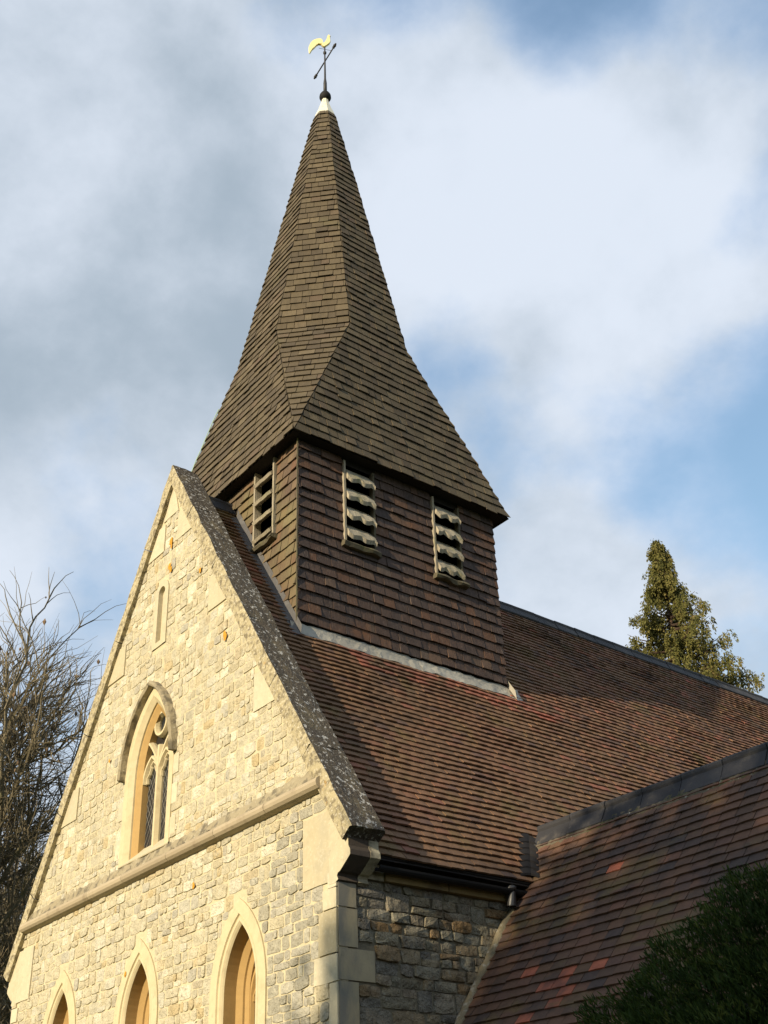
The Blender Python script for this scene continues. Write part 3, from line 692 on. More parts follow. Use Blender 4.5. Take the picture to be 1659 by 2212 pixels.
P.build('roof_tile', 'roof_tiling', TILE, nroof, 300, hid_nave)
P = Pieces()
shingles(P, (-XE, 0, rz(XE)), (0, 1, 0), (CS, 0, SN), (-SN, 0, CS), VL - .10, .093, lambda v: [(.31, y1)], (.8, 1.0), .020, .0135, tint=roof_tint)
P.build('roof_tile', 'roof_tiling', TILE, nroof, 0)
# nave ridge
ridge = empty('nave_ridge', (0, 12, ZR), church)
def ridge_piece(p0, p1, wing, roll, tanw, name, mat_, parent, side):
    """angular ridge tile with a roll on top, running from p0 to p1"""
    p0, p1 = np.array(p0, float), np.array(p1, float); d = (p1 - p0) / np.linalg.norm(p1 - p0); h = np.array([-d[1], d[0], 0])
    a = math.atan(tanw); sec = []
    for k in range(9):
        t = math.radians(-50 + 280 * k / 8); sec.append((roll * math.cos(t), roll * .9 + roll * math.sin(t)))
    sec = [(wing * math.cos(a), -wing * math.sin(a) - .02), (wing * math.cos(a) + .012, -wing * math.sin(a))] + [(roll * .8, .0)] + sec[1:-1] + [(-roll * .8, 0.0)] + [(-wing * math.cos(a) - .012, -wing * math.sin(a)), (-wing * math.cos(a), -wing * math.sin(a) - .02), (0, -.03)]
    n = len(sec); V = [p + h * u + np.array([0, 0, w]) for p in (p0, p1) for u, w in sec]
    mb = MB(); mb.add(V, [tuple(range(n)), tuple(range(n, 2 * n))[::-1]] + [(i, n + i, n + (i + 1) % n, (i + 1) % n) for i in range(n)], (rnd.random(), 0, 0)); mb.build(name, mat_, parent, origin=(p0 + p1) / 2)
y = TY1 + .02
while y < 20.6:
    ridge_piece((rnd.uniform(-.006, .006), y + .004, ZR + .045 + rnd.uniform(-.004, .004)), (rnd.uniform(-.006, .006), y + .446, ZR + .045 + rnd.uniform(-.004, .004)), .15, .030, TAN, 'ridge_tile', RIDGE, ridge, 1); y += .45
for (a, b) in ((.31, .84),):
    ridge_piece((0, a, ZR + .04), (0, b, ZR + .04), .17, .03, TAN, 'ridge_tile', RIDGE, ridge, 1)

# ---- gutter and outlet pipe
gut = empty('gutter', (3.6, 1.2, 4.33), church)
mb = MB(); gx, gz, r = XE - .035, rz(XE) - .075, .045
for i in range(8):
    t0, t1 = math.pi + math.pi * i / 8, math.pi + math.pi * (i + 1) / 8
    pts = [(gx + r * math.cos(t0), gz + r * math.sin(t0)), (gx + r * math.cos(t1), gz + r * math.sin(t1)), (gx + (r - .006) * math.cos(t1), gz + (r - .006) * math.sin(t1)), (gx + (r - .006) * math.cos(t0), gz + (r - .006) * math.sin(t0))]
    prism(mb, pts[::-1], 'y', .32, 2.04)
mb.build('gutter_channel', IRON, gut)
mb = MB(); box(mb, HW - .02, XE - .005, .30, 2.12, 4.335, 4.352); mb.build('deep_shade_soffit', DARK, gut)  # blackened strip deepens the shade below the nave eaves
mb = MB(); tube(mb, [(XE - .035, 1.87, gz - .03), (XE - .035, 1.87, 4.30), (XE - .04, 1.868, 4.24), (XE - .045, 1.865, 4.118)], [.04, .04, .045, .045], 14, cap=False)
tube(mb, [(XE - .04, 1.868, 4.295), (XE - .04, 1.868, 4.26)], .055, 14)
tube(mb, [(XE - .045, 1.865, 4.120), (XE - .04, 1.867, 4.20)], .039, 14, m=1)
mb.build('outlet_pipe', [PIPE, DARK], gut, smooth=True)

# ---- side wing
wing = MB()
V = [(3.05, YT, ZTR - .03), (XT1, YT, ZTR - .03), (XT1, .40, ZTR - .03 - TANT * (YT - .40)), (3.3, .40, ZTR - .03 - TANT * (YT - .40)), (XT1, 2 * YT - .4, ZTR - .03 - TANT * (YT - .40)), (3.3, 2 * YT - .4, ZTR - .03 - TANT * (YT - .40))]
wing.add(V, [(0, 3, 2, 1), (0, 1, 4, 5)])
wroof = wing.build('side_wing_roof', SOFFIT, church)
VT = (YT - .40) * math.sqrt(1 + TANT ** 2); ct, st_ = 1 / math.sqrt(1 + TANT ** 2), TANT / math.sqrt(1 + TANT ** 2)
def wing_iv(v):
    z = ZTR - TANT * (YT - .40) + v * st_
    if z > rz(XE): xs_ = (ZR - z) / TAN + .03
    else: xs_ = HW + .03
    return [(xs_, XT1)]
REDS = [(4.595, 2.019, 4.259), (4.066, 1.47, 3.435), (4.555, 1.376, 3.293), (4.911, 1.365, 3.277), (4.506, 1.33, 3.225), (4.331, 1.309, 3.192), (4.565, 1.253, 3.11), (4.48, 1.203, 3.034), (4.345, 1.187, 3.009)]
def wing_tint(c):
    for q in REDS:
        if abs(c[0] - q[0]) < .085 and abs(c[1] + .02 - q[1]) < .030: return 1.0
    return rnd.random() * .955
P = Pieces()
shingles(P, (0, .40, ZTR - TANT * (YT - .40)), (1, 0, 0), (0, ct, st_), (0, -st_, ct), VT - .09, .100, wing_iv, (.160, .175), .021, .015, gap=.005, vj=.003, lj=.15, wave=.012, tint=wing_tint, camber=.003)
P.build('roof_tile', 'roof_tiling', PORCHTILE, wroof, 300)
P = Pieces()
shingles(P, (0, 2 * YT - .40, ZTR - TANT * (YT - .40)), (1, 0, 0), (0, -ct, st_), (0, st_, ct), VT - .06, .10, lambda v: [((wing_iv(v)[0][0]), XT1)], (.8, 1.), .017, .012, tint=wing_tint)
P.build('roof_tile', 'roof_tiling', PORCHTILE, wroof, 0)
wwall = MB(); prism(wwall, [(.70, 0), (2 * YT - .70, 0), (2 * YT - .70, 2.25), (YT, ZTR - .12), (.70, 2.25)], 'x', HW, XT1 - .25); wwall.build('side_wing_wall', SIDEMORTAR, church)
wridge = empty('side_wing_ridge', (5.5, YT, ZTR), church)
x = 3.34
while x < XT1 - .2:
    ridge_piece((x + .005, YT + rnd.uniform(-.006, .006), ZTR + .034 + rnd.uniform(-.004, .004)), (x + .445, YT + rnd.uniform(-.006, .006), ZTR + .034 + rnd.uniform(-.004, .004)), .175, .038, TANT * 1.02, 'ridge_tile', RIDGE, wridge, 1); x += .45
mb = MB(); V = []; n = 150
for i in range(n + 1):
    x = 3.3 + (XT1 - 3.35) * i / n
    k = vn(x * 3, x * 1.3, 2)
    for d, h in ((.155, .045), (.20 + .012 * k, .030), (.225 + .03 * max(k, -.3) + rnd.uniform(0, .02), .008)):
        V.append((x, YT - d * ct + rnd.uniform(-.006, .006), ZTR - d * st_ + h + rnd.uniform(-.005, .008)))
mb.add(V, [(i * 3 + j, (i + 1) * 3 + j, (i + 1) * 3 + j + 1, i * 3 + j + 1)[::-1] for i in range(n) for j in range(2)]); mb.build('ridge_bedding', BEDDING, wridge)
# swept valley tiles
val = empty('swept_valley', (3.4, 2.3, 4.6), church)
for k in range(6):
    t = k / 5; x = 3.545 - .27 * t; zc = rz(x); yv = YT - (ZTR - zc) / TANT
    mb = MB(); V = []; m_ = 11
    for up in (0, .20):
        for i in range(m_):
            u = -1 + 2 * i / (m_ - 1); sp_ = .125
            xx = x + (sp_ * u if u > 0 else .015 * u) - up * .46; yy = yv + (sp_ * u if u < 0 else -.015 * u) + up * .43
            zpl = max(ZR - TAN * xx, ZTR - TANT * (YT - yy))
            V.append((xx, yy, zpl + .045 * (1 - abs(u) ** 1.6) + (.040 if up == 0 else .010)))
    V += [(a_, b_, c_ - .022) for a_, b_, c_ in V[:m_]]
    mb.add(V, [(i, i + 1, m_ + i + 1, m_ + i) for i in range(m_ - 1)] + [(2 * m_ + i, 2 * m_ + i + 1, i + 1, i) for i in range(m_ - 1)], (rnd.random(), 0, 0)); mb.build('valley_tile', VALLEY, val, smooth=False)
# mortar fillet where the wing roof meets the nave wall
mb = MB(); pts = []
for i in range(60):
    y = 2.10 - 1.65 * i / 59; z = ZTR - TANT * (YT - y)
    sweep = .22 * max(0, 1 - i / 12) ** 2
    pts.append((HW + .035 + .012 * vn(y * 9, 1, 2) + sweep * .25, y, z + .018 + .012 * vn(3, y * 8, 1) - sweep * .55))
tube(mb, pts, [.042 + .010 * vn(i * .8, 2, i * .3) for i in range(60)], 9); mb.build('verge_fillet', FILLET, church, smooth=True)

# ---- tower
def rect_grid(mb, O, U, V, us, vs, holes, m=0, top=None):
    """flat panel with rectangular holes"""
    O, U, V = map(np.asarray, (O, U, V))
    ux = sorted(set(us + [h[0] for h in holes] + [h[1] for h in holes])); vx = sorted(set(vs + [h[2] for h in holes] + [h[3] for h in holes]))
    for i in range(len(ux) - 1):
        for j in range(len(vx) - 1):
            cu, cv = (ux[i] + ux[i + 1]) / 2, (vx[j] + vx[j + 1]) / 2
            if any(h[0] < cu < h[1] and h[2] < cv < h[3] for h in holes): continue
            mb.add([O + U * ux[i] + V * vx[j], O + U * ux[i + 1] + V * vx[j], O + U * ux[i + 1] + V * vx[j + 1], O + U * ux[i] + V * vx[j + 1]], [(0, 1, 2, 3)], m=m)
LV = [(1.50, 2.00), (2.94, 3.43)]; LZ0, LZ1 = 8.86, 10.0
FVX = (.60, 1.08); FZ0 = 8.94
mb = MB(); e = .012
rect_grid(mb, (TW - e, 0, 0), (0, 1, 0), (0, 0, 1), [TY0, TY1], [7.2, ZE], [(a + .03, b - .03, LZ0, LZ1) for a, b in LV])
rect_grid(mb, (0, TY0 + e, 0), (1, 0, 0), (0, 0, 1), [-TW + e, TW - e], [7.2, ZE], [(FVX[0] + .03, FVX[1] - .03, FZ0, 10.05), (-FVX[1] + .03, -FVX[0] - .03, FZ0, 10.05)])
rect_grid(mb, (-TW + e, 0, 0), (0, 1, 0), (0, 0, 1), [TY0, TY1], [7.2, ZE], [])
rect_grid(mb, (0, TY1 - e, 0), (1, 0, 0), (0, 0, 1), [-TW + e, TW - e], [7.2, ZE], [])
rect_grid(mb, (0, 0, 8.5), (1, 0, 0), (0, 1, 0), [-TW, TW], [TY0, TY1], [])
tower = mb.build('bell_tower', DARK, church)
def ttint(c): return rnd.choice((rnd.uniform(0, .7), rnd.uniform(0, .7), rnd.uniform(.6, .95), rnd.uniform(.2, .6)))
def sub(iv, cut):
    out = []
    for a, b in iv:
        if cut[1] <= a or cut[0] >= b: out.append((a, b))
        else:
            if cut[0] > a: out.append((a, cut[0]))
            if cut[1] < b: out.append((cut[1], b))
    return out
ZB = rz(TW) + .10
def tr_iv(v):
    z = ZB + v; iv = [(TY0 - .004, TY1)]
    for a, b in LV:
        if LZ0 - .10 < z: iv = sub(iv, (a, b))
    return iv
P = Pieces()
shingles(P, (TW, 0, ZB), (0, 1, 0), (0, 0, 1), (1, 0, 0), ZE - ZB, .143, tr_iv, (.11, .23), .030, .018, lap=1.25, gap=.006, vj=.0052, lj=.25, wave=.006, tint=ttint)
P.build('shingle', 'shingling', TOWER, tower, 300)
def tf_iv(v):
    z = ZB - .25 + v; xl = min(TW, max(.0, (ZR - (z - .06)) / TAN)); xm = TW + .004
    if z < 9.7: iv = [(-xm, -xl), (xl, xm)]
    else: iv = [(-xm, xm)]
    if z > FZ0 - .10: iv = sub(sub(iv, FVX), (-FVX[1], -FVX[0]))
    return [q for q in iv if q[1] - q[0] > .01]
P = Pieces()
shingles(P, (0, TY0, ZB - .25), (1, 0, 0), (0, 0, 1), (0, -1, 0), ZE - ZB + .25, .143, tf_iv, (.11, .23), .030, .018, lap=1.25, gap=.006, vj=.0052, lj=.25, wave=.006, tint=lambda c: rnd.random())
P.build('shingle', 'shingling', TOWERF, tower, 300, lambda c: c[0] < .2)
P = Pieces()
shingles(P, (0, TY1, ZB), (1, 0, 0), (0, 0, 1), (0, 1, 0), ZE - ZB, .143, lambda v: [(-TW, TW)], (.4, .6), .024, .011, tint=ttint)
shingles(P, (-TW, 0, ZB), (0, 1, 0), (0, 0, 1), (-1, 0, 0), ZE - ZB, .143, lambda v: [(TY0, TY1)], (.4, .6), .024, .011, tint=ttint)
P.build('shingle', 'shingling', TOWER, tower, 0)
mb = MB(); box(mb, TW + .020, TW + .034, TY0 - .034, TY0 - .018, ZB - .02, ZE - .02); mb.build('corner_bead', SILLWOOD, tower)
# louvred openings
def wavy_slat(mb, O, U, Nn, L, w, drop, phase, amp=.022, th=.03):
    """sloping louvre board with a scalloped lower edge"""
    n = 29; Z = np.array([0, 0, 1.0]); V = []
    for i in range(n):
        u = L * i / (n - 1); q_ = i / (n - 1); s = amp * (.5 * math.sin(math.pi * 4.2 * q_ + phase) + .10 * math.sin(math.pi * 9 * q_ + phase * 3))
        for o_, z_ in ((-.06, drop), (w * .55, drop * .38 - s * .3), (w + s * .35, -s), (w - .02 + s * .35, -th - s), (-.06, drop - th)): V.append(O + U * u + Nn * o_ + Z * z_)
    mb.add(V, [(i * 5 + j, (i + 1) * 5 + j, (i + 1) * 5 + (j + 1) % 5, i * 5 + (j + 1) % 5) for i in range(n - 1) for j in range(5)] + [(0, 1, 2, 3, 4), tuple((n - 1) * 5 + j for j in (4, 3, 2, 1, 0))], (rnd.random(), 0, 0))
def louvre(O, U, Nn, wd, z0, z1, scal):
    O, U, Nn = (np.asarray(q, float) for q in (O, U, Nn)); Z = np.array([0, 0, 1.0])
    lo = empty('louvred_opening', tuple(O + Z * z0), church)
    for u0 in (0, wd - .045):
        k0 = u0 if u0 == 0 or not scal else u0 + .012; mb = MB(); obox(mb, O, U, Z, Nn, (k0, k0 + (.028 if scal else .032)), (z0 - .02, z1 + .02), (-.05, .05 if u0 == 0 or not scal else .03)); mb.build('frame_post', WOOD if u0 == 0 or not scal else SILLWOOD, lo)
    mb = MB(); n = 9; V = []
    for i in range(n):
        u = -.03 + (wd + .06) * i / (n - 1); k = .018 * vn(i * .9, O[0], O[1])
        for a, b in ((-.02, .0), (.09 + k, -.025), (.105 + k, -.05 - k), (.085 + k, -.085 + k), (-.02, -.085)): V.append(O + U * u + Nn * a + Z * (z0 + b + .5 * k))
    mb.add(V, [(i * 5 + j, (i + 1) * 5 + j, (i + 1) * 5 + (j + 1) % 5, i * 5 + (j + 1) % 5) for i in range(n - 1) for j in range(5)] + [tuple(range(5)), tuple(range((n - 1) * 5, n * 5))[::-1]]); mb.build('sill', SILLWOOD, lo)
    nn = 4
    for k in range(nn):
        zz = z0 + .085 + k * .275
        mb = MB(); wavy_slat(mb, O + U * .04 + Z * zz, U, Nn, wd - .075, .095 if scal else .09, .215 if scal else .10, rnd.uniform(-1.6, 1.6), rnd.uniform(.030, .052) if scal else .012, .05 if scal else .035); mb.build('louvre_slat', WOOD, lo)
for a, b in LV: louvre((TW, a, 0), (0, 1, 0), (1, 0, 0), b - a, LZ0, LZ1, True)
louvre((FVX[0], TY0, 0), (1, 0, 0), (0, -1, 0), FVX[1] - FVX[0], FZ0, 10.05, False)
louvre((-FVX[1], TY0, 0), (1, 0, 0), (0, -1, 0), FVX[1] - FVX[0], FZ0, 10.05, False)
# flashings
fl = empty('lead_flashing', (TW, 2.4, rz(TW)), church)
ys = [TY0 - .10, 1.3, 1.95, 2.6, 3.25, TY1 + .16]
for a, b in zip(ys, ys[1:]):
    mb = MB(); V = []; n = 10
    for i in range(n + 1):
        y = a + (b - a + .03) * i / n
        for d, h in ((-.06, .095), (.004, .078), (.022, .045), (.065, .036), (.088 + .012 * vn(y * 7, 1, 1), .034)):
            x = TW + d; V.append((x + rnd.uniform(-.003, .003), y, (rz(x) if d > .01 else rz(TW)) + h + rnd.uniform(-.011, .011)))
    mb.add(V, [(i * 5 + j, (i + 1) * 5 + j, (i + 1) * 5 + j + 1, i * 5 + j + 1)[::-1] for i in range(n) for j in range(4)], (rnd.random(), 0, 0)); mb.build('lead_sheet', LEAD, fl)
for yy, sg in ((TY0, -1), (TY1, 1)):
    mb = MB(); V = []; n = 18
    for i in range(n + 1):
        x = TW + .13 - (TW - .05) * i / n
        for d, h in ((-.0, .19), (.012, .07), (.07, .045), (.10, .030)): V.append((x, yy + sg * (d + .025), rz(x) + h + rnd.uniform(-.004, .004)))
    f = [(i * 4 + j, (i + 1) * 4 + j, (i + 1) * 4 + j + 1, i * 4 + j + 1)[::sg] for i in range(n) for j in range(3)]
    mb.add(V, f); mb.build('lead_sheet', LEADDK if sg < 0 else LEAD, fl)

# ---- spire
sp = MB()
ecx, ecy = 0.0, (TY0 + TY1) / 2; TEY = TE - TW + (TY1 - TY0) / 2
EC = [(ecx + sx * TE, ecy + sy * TEY, ZE) for sx, sy in ((1, -1), (1, 1), (-1, 1), (-1, -1))]
octv = [(KO, -KD), (KO, KD), (KD, KO), (-KD, KO), (-KO, KD), (-KO, -KD), (-KD, -KO), (KD, -KO)]
KV = [(TCX + a, TCY + b, ZK) for a, b in octv]
TV = [(TCX * .4 + a * TO / KO, TCY - .005 + b * TO / KO, ZT) for a, b in octv]
faces = [([EC[0], EC[1], KV[1], KV[0]], 19), ([EC[1], EC[2], KV[3], KV[2]], 19), ([EC[2], EC[3], KV[5], KV[4]], 19), ([EC[3], EC[0], KV[7], KV[6]], 19)]
faces += [([EC[1], EC[1], KV[2], KV[1]], 19), ([EC[2], EC[2], KV[4], KV[3]], 19), ([EC[3], EC[3], KV[6], KV[5]], 19), ([EC[0], EC[0], KV[0], KV[7]], 19)]
faces += [([KV[i], KV[(i + 1) % 8], TV[(i + 1) % 8], TV[i]], 42) for i in range(8)]
V = EC + KV + TV; inn = np.array(V) * 1.0
cen = np.array([0, ecy, 0]); inn[:, :2] = cen[:2] + (inn[:, :2] - cen[:2]) * .985
inn[:, 2] -= .01
F = [(0, 1, 5, 4), (1, 2, 7, 6), (2, 3, 9, 8), (3, 0, 11, 10), (1, 6, 5), (2, 8, 7), (3, 10, 9), (0, 4, 11)] + [(4 + i, 4 + (i + 1) % 8, 12 + (i + 1) % 8, 12 + i) for i in range(8)]
sp.add(inn, F)
sp = sp.build('spire', SOFFIT, church)
P = Pieces(); PB = Pieces()
for i, (q, rows) in enumerate(faces):
    A, B, Cc, D = (np.array(p) for p in q)
    if i >= 8 or i < 4: U = (B - A) / np.linalg.norm(B - A)
    else: U = (Cc - D) * -1; U = (D - Cc) / np.linalg.norm(D - Cc) * -1
    if i in (4, 5, 6, 7): U = (Cc - D) / np.linalg.norm(Cc - D)
    mid_t = (Cc + D) / 2; mid_b = (A + B) / 2; Vv = mid_t - mid_b; Vv -= U * (Vv @ U); vl = np.linalg.norm(Vv); Vv /= vl
    Nn = np.cross(U, Vv)
    c = (A + B + Cc + D) / 4 - np.array([0, ecy, 13])
    if Nn[:2] @ c[:2] < 0: U = -U; Nn = np.cross(U, Vv)
    ua, ub, uc, ud = ((p - mid_b) @ U for p in (A, B, Cc, D))
    l0, l1 = min(ua, ub), max(ua, ub); t0, t1 = min(uc, ud), max(uc, ud)
    vis = Nn @ (CAM - mid_b) > 0
    iv = lambda v, l0=l0, l1=l1, t0=t0, t1=t1, vl=vl: [(l0 + (t0 - l0) * v / vl - .004, l1 + (t1 - l1) * v / vl + .004)]
    shingles(P if vis else PB, mid_b - Vv * (.03 if i < 8 else 0), U, Vv, Nn, vl + (.03 if i < 8 else 0), vl / rows, iv, (.10, .235) if vis else (.4, .6), .024, .013, lap=1.3, gap=.006, vj=.006, lj=.3, wave=.009)
P.build('shingle', 'shingling', SPIRE, sp, 300)
PB.build('shingle', 'shingling', SPIRE, sp, 0)
mb = MB()
for z, o in ((ZE - .012, 0), ):
    a, b = TE - .012, TEY - .012; i1, i2 = TW - .02, (TY1 - TY0) / 2 - .02
    V = [(a, ecy - b, z), (a, ecy + b, z), (-a, ecy + b, z), (-a, ecy - b, z), (i1, ecy - i2, z), (i1, ecy + i2, z), (-i1, ecy + i2, z), (-i1, ecy - i2, z)]
    mb.add(V, [(k, 4 + k, 4 + (k + 1) % 4, (k + 1) % 4) for k in range(4)])
mb.build('eaves_soffit', SOFFIT, sp)
mb = MB(); an = [math.radians(22.5 + 45 * k) for k in range(8)]; prof = [(.205, ZT - .10), (.178, ZT + .02), (.118, ZT + .20), (.070, ZT + .38), (.046, ZT + .52), (.04, ZT + .56)]
Vc = [(TCX * .4 + r * math.cos(a), TCY - .005 + r * math.sin(a), z) for r, z in prof for a in an]
mb.add(Vc, [(i * 8 + j, i * 8 + (j + 1) % 8, (i + 1) * 8 + (j + 1) % 8, (i + 1) * 8 + j) for i in range(len(prof) - 1) for j in range(8)] + [tuple(range(40, 48))]); mb.build('lead_cap', LEADCAP, sp)
# earthing tape up the far hip
a, b = np.array(EC[3]), np.array(KV[6]); pts = []
for t in np.linspace(0, .75, 14): q = a + (b - a) * t; pts.append(q + np.array([.01, -.026, .012]) + npr.uniform(-.008, .008, 3))
mb = MB(); tube(mb, pts, .007, 5); mb.build('conductor_tape', COPPER, sp)

# ------------------------------------------------------------------ weathervane
VX, VY = TCX * .4 + .005, TCY - .005
wv = empty('weathervane', (VX, VY, 19.1)); tag(wv, 'gilded cockerel weathervane on a black iron rod at the spire tip', 'weathervane')
mb = MB(); lathe(mb, [(.03, 19.00), (.085, 19.03), (.105, 19.08), (.10, 19.13), (.075, 19.18), (.035, 19.215)], VX, VY, 18); mb.build('ball', IRON, wv, smooth=True)
mb = MB(); lathe(mb, [(.034, 19.20), (.033, 19.46), (.020, 19.58), (.016, 20.0), (.013, 20.50)], VX, VY, 10); mb.build('rod', RUST, wv, smooth=True)
mb = MB(); lathe(mb, [(.012, 20.26), (.03, 20.28), (.032, 20.31), (.012, 20.34)], VX, VY, 10); mb.build('collar', RUST, wv, smooth=True)
d = np.array([.667, -.083, 0]); d /= np.linalg.norm(d); cc = np.array([VX, VY, 20.06])
mb = MB(); tube(mb, [cc - d * .35, cc + d * .35], .0125, 8)
for s in (-1, 1):
    for k, r in ((.33, .026), (.37, .030), (.405, .018)):
        p = cc + d * s * k; lathe(mb, [(.002, p[2] - r), (r * .8, p[2] - r * .6), (r, p[2]), (r * .8, p[2] + r * .6), (.002, p[2] + r)], p[0], p[1], 8)
mb.build('cross_arm', RUST, wv, smooth=True)
e_ = np.array([.585, .81, 0])
mb = MB(); tube(mb, [np.array([VX, VY, 20.40]) - e_ * .11 + [0, 0, .03], np.array([VX, VY, 20.40]) + e_ * .13 - [0, 0, .04]], .004, 5); mb.build('stay_wire', RUST, wv)
def z_to(u, v): # outline drawn in the vane's own plane: u to the right, v up
    return ((u - 635) / 7.9 / 1.168 * .0094, 20.466 - (v - 450) / 7.9 / 1.168 * .01222)
out = [(610, 455), (575, 430), (583, 400), (560, 405), (520, 400), (480, 430), (440, 480), (400, 520), (355, 600), (345, 540), (348, 450), (375, 380), (420, 325), (480, 295), (545, 285), (585, 300), (600, 335), (603, 375), (620, 385), (650, 350), (675, 300), (685, 250), (700, 212), (712, 196), (730, 205), (745, 222), (733, 232), (738, 290), (743, 345), (725, 385), (690, 415), (655, 445), (635, 462)]
mb = MB(); n = len(out); nr = np.array([-.81, .585, 0]); V = []
ce = np.mean([z_to(*o) for o in out], 0)
for side_, k, off in ((0, 1, 0), (1, .86, .022), (2, .86, -.022)):
    for o in out:
        u, z = z_to(*o)
        if k < 1:
            # inset toward the local spine
            u = u + (ce[0] - u) * .06; z = z + (ce[1] - z) * .06
        V.append(np.array([VX, VY, 0]) + e_ * u + [0, 0, z] - nr * off)
f = [(i, (i + 1) % n, n + (i + 1) % n, n + i) for i in range(n)] + [((i + 1) % n, i, 2 * n + i, 2 * n + (i + 1) % n) for i in range(n)]
mb.add(V, f + [tuple(range(n, 2 * n)), tuple(range(3 * n - 1, 2 * n - 1, -1))]); mb.build('cockerel', GOLD, wv)

# ------------------------------------------------------------------ trees
def bare_tree(name, base, h, spread, levels, seed, lean, n_main, label, seeds=0, rr=.22, fine=1.0):
    r = random.Random(seed); t = empty(name, base); tag(t, label, 'tree', 'bare trees beside the church')
    tr = MB(); tw = MB(); sd_ = MB(); tips = []
    def grow(p, d, L, rad, lev):
        n = 5 if lev < 3 else 4; pts = [p]; q = p; dd = d
        for i in range(n):
            w = np.array([r.gauss(0, 1), r.gauss(0, 1), r.gauss(0, 1)]) * (.085 + .03 * lev)
            upw = np.array([0, 0, .055 if lev < 3 else .03])
            dd = dd + w + upw; dd /= np.linalg.norm(dd); q = q + dd * L / n; pts.append(q)
        rs = np.linspace(rad, rad * (.62 if lev < levels else .3), n + 1)
        tube(tr if lev < 3 else tw, pts, rs, 8 if lev == 0 else 6 if lev < 2 else 4 if lev < 3 else 3, (r.random(), 0, 0), cap=False)
        if lev >= levels: tips.append(pts[-1]); return
        k = {0: n_main, 1: 6, 2: 6, 3: 7, 4: 5}.get(lev, 4)
        for i in range(k):
            f_ = 1.0 if i == 0 else r.uniform(.30, .98); idx = min(n - 1, int(f_ * n)); a = f_ * n - idx
            s = np.array(pts[idx]) * (1 - a) + np.array(pts[idx + 1]) * a
            axis = np.array([r.gauss(0, 1) for _ in range(3)]); axis -= dd * (axis @ dd); axis /= np.linalg.norm(axis)
            an = r.uniform(.30, .75) if i else r.uniform(.05, .25)
            nd = dd * math.cos(an) + axis * math.sin(an)
            if lev >= 1: nd = nd + np.array([0, 0, .10])
            grow(s, nd / np.linalg.norm(nd), L * r.uniform(.52, .78), rad * (.60 if i else .68) * r.uniform(.8, 1), lev + 1)
    grow(np.array(base, float), np.array(lean, float) / np.linalg.norm(lean), h, rr, 0)
    tr.build('trunk', BARK, t, smooth=True); tw.build('twigs', TWIG, t, kind='stuff')
    if seeds:
        for p in r.sample(tips, min(seeds, len(tips))):
            s = r.uniform(.035, .075); hh = s * r.uniform(1.2, 1.9)
            V = [p + np.array([0, 0, .01])] + [p + np.array([s * .5 * math.cos(a) * r.uniform(.7, 1.2), s * .5 * math.sin(a) * r.uniform(.7, 1.2), -hh * .45]) for a in (0, 1.25, 2.5, 3.77, 5.0)] + [p + np.array([0, 0, -hh])]
            sd_.add(V, [(0, 1 + i, 1 + (i + 1) % 5) for i in range(5)] + [(6, 1 + (i + 1) % 5, 1 + i) for i in range(5)], (r.random(), 0, 0))
        sd_.build('seed_clusters', SEED, t, kind='stuff')
    return t
def at(dx, dy, dist): return (CAM[0] + dx * dist, CAM[1] + dy * dist)
bx, by = at(-.960, .283, 23); bx += .10; by += .13
bare_tree("bare_tree", (bx, by, 0), 5.12, 4, 5, 4, (.08, .05, 1), 7, 'tall bare tree with dry seed clusters at its tips left of the gable', seeds=420, rr=.155)
bx, by = at(-.950, .312, 34)
bare_tree('bare_tree', (bx, by, 0), 4.6, 4, 5, 9, (.0, .05, 1), 7, 'lower twiggy bare tree behind the taller one at the foot of the gable', rr=.22)

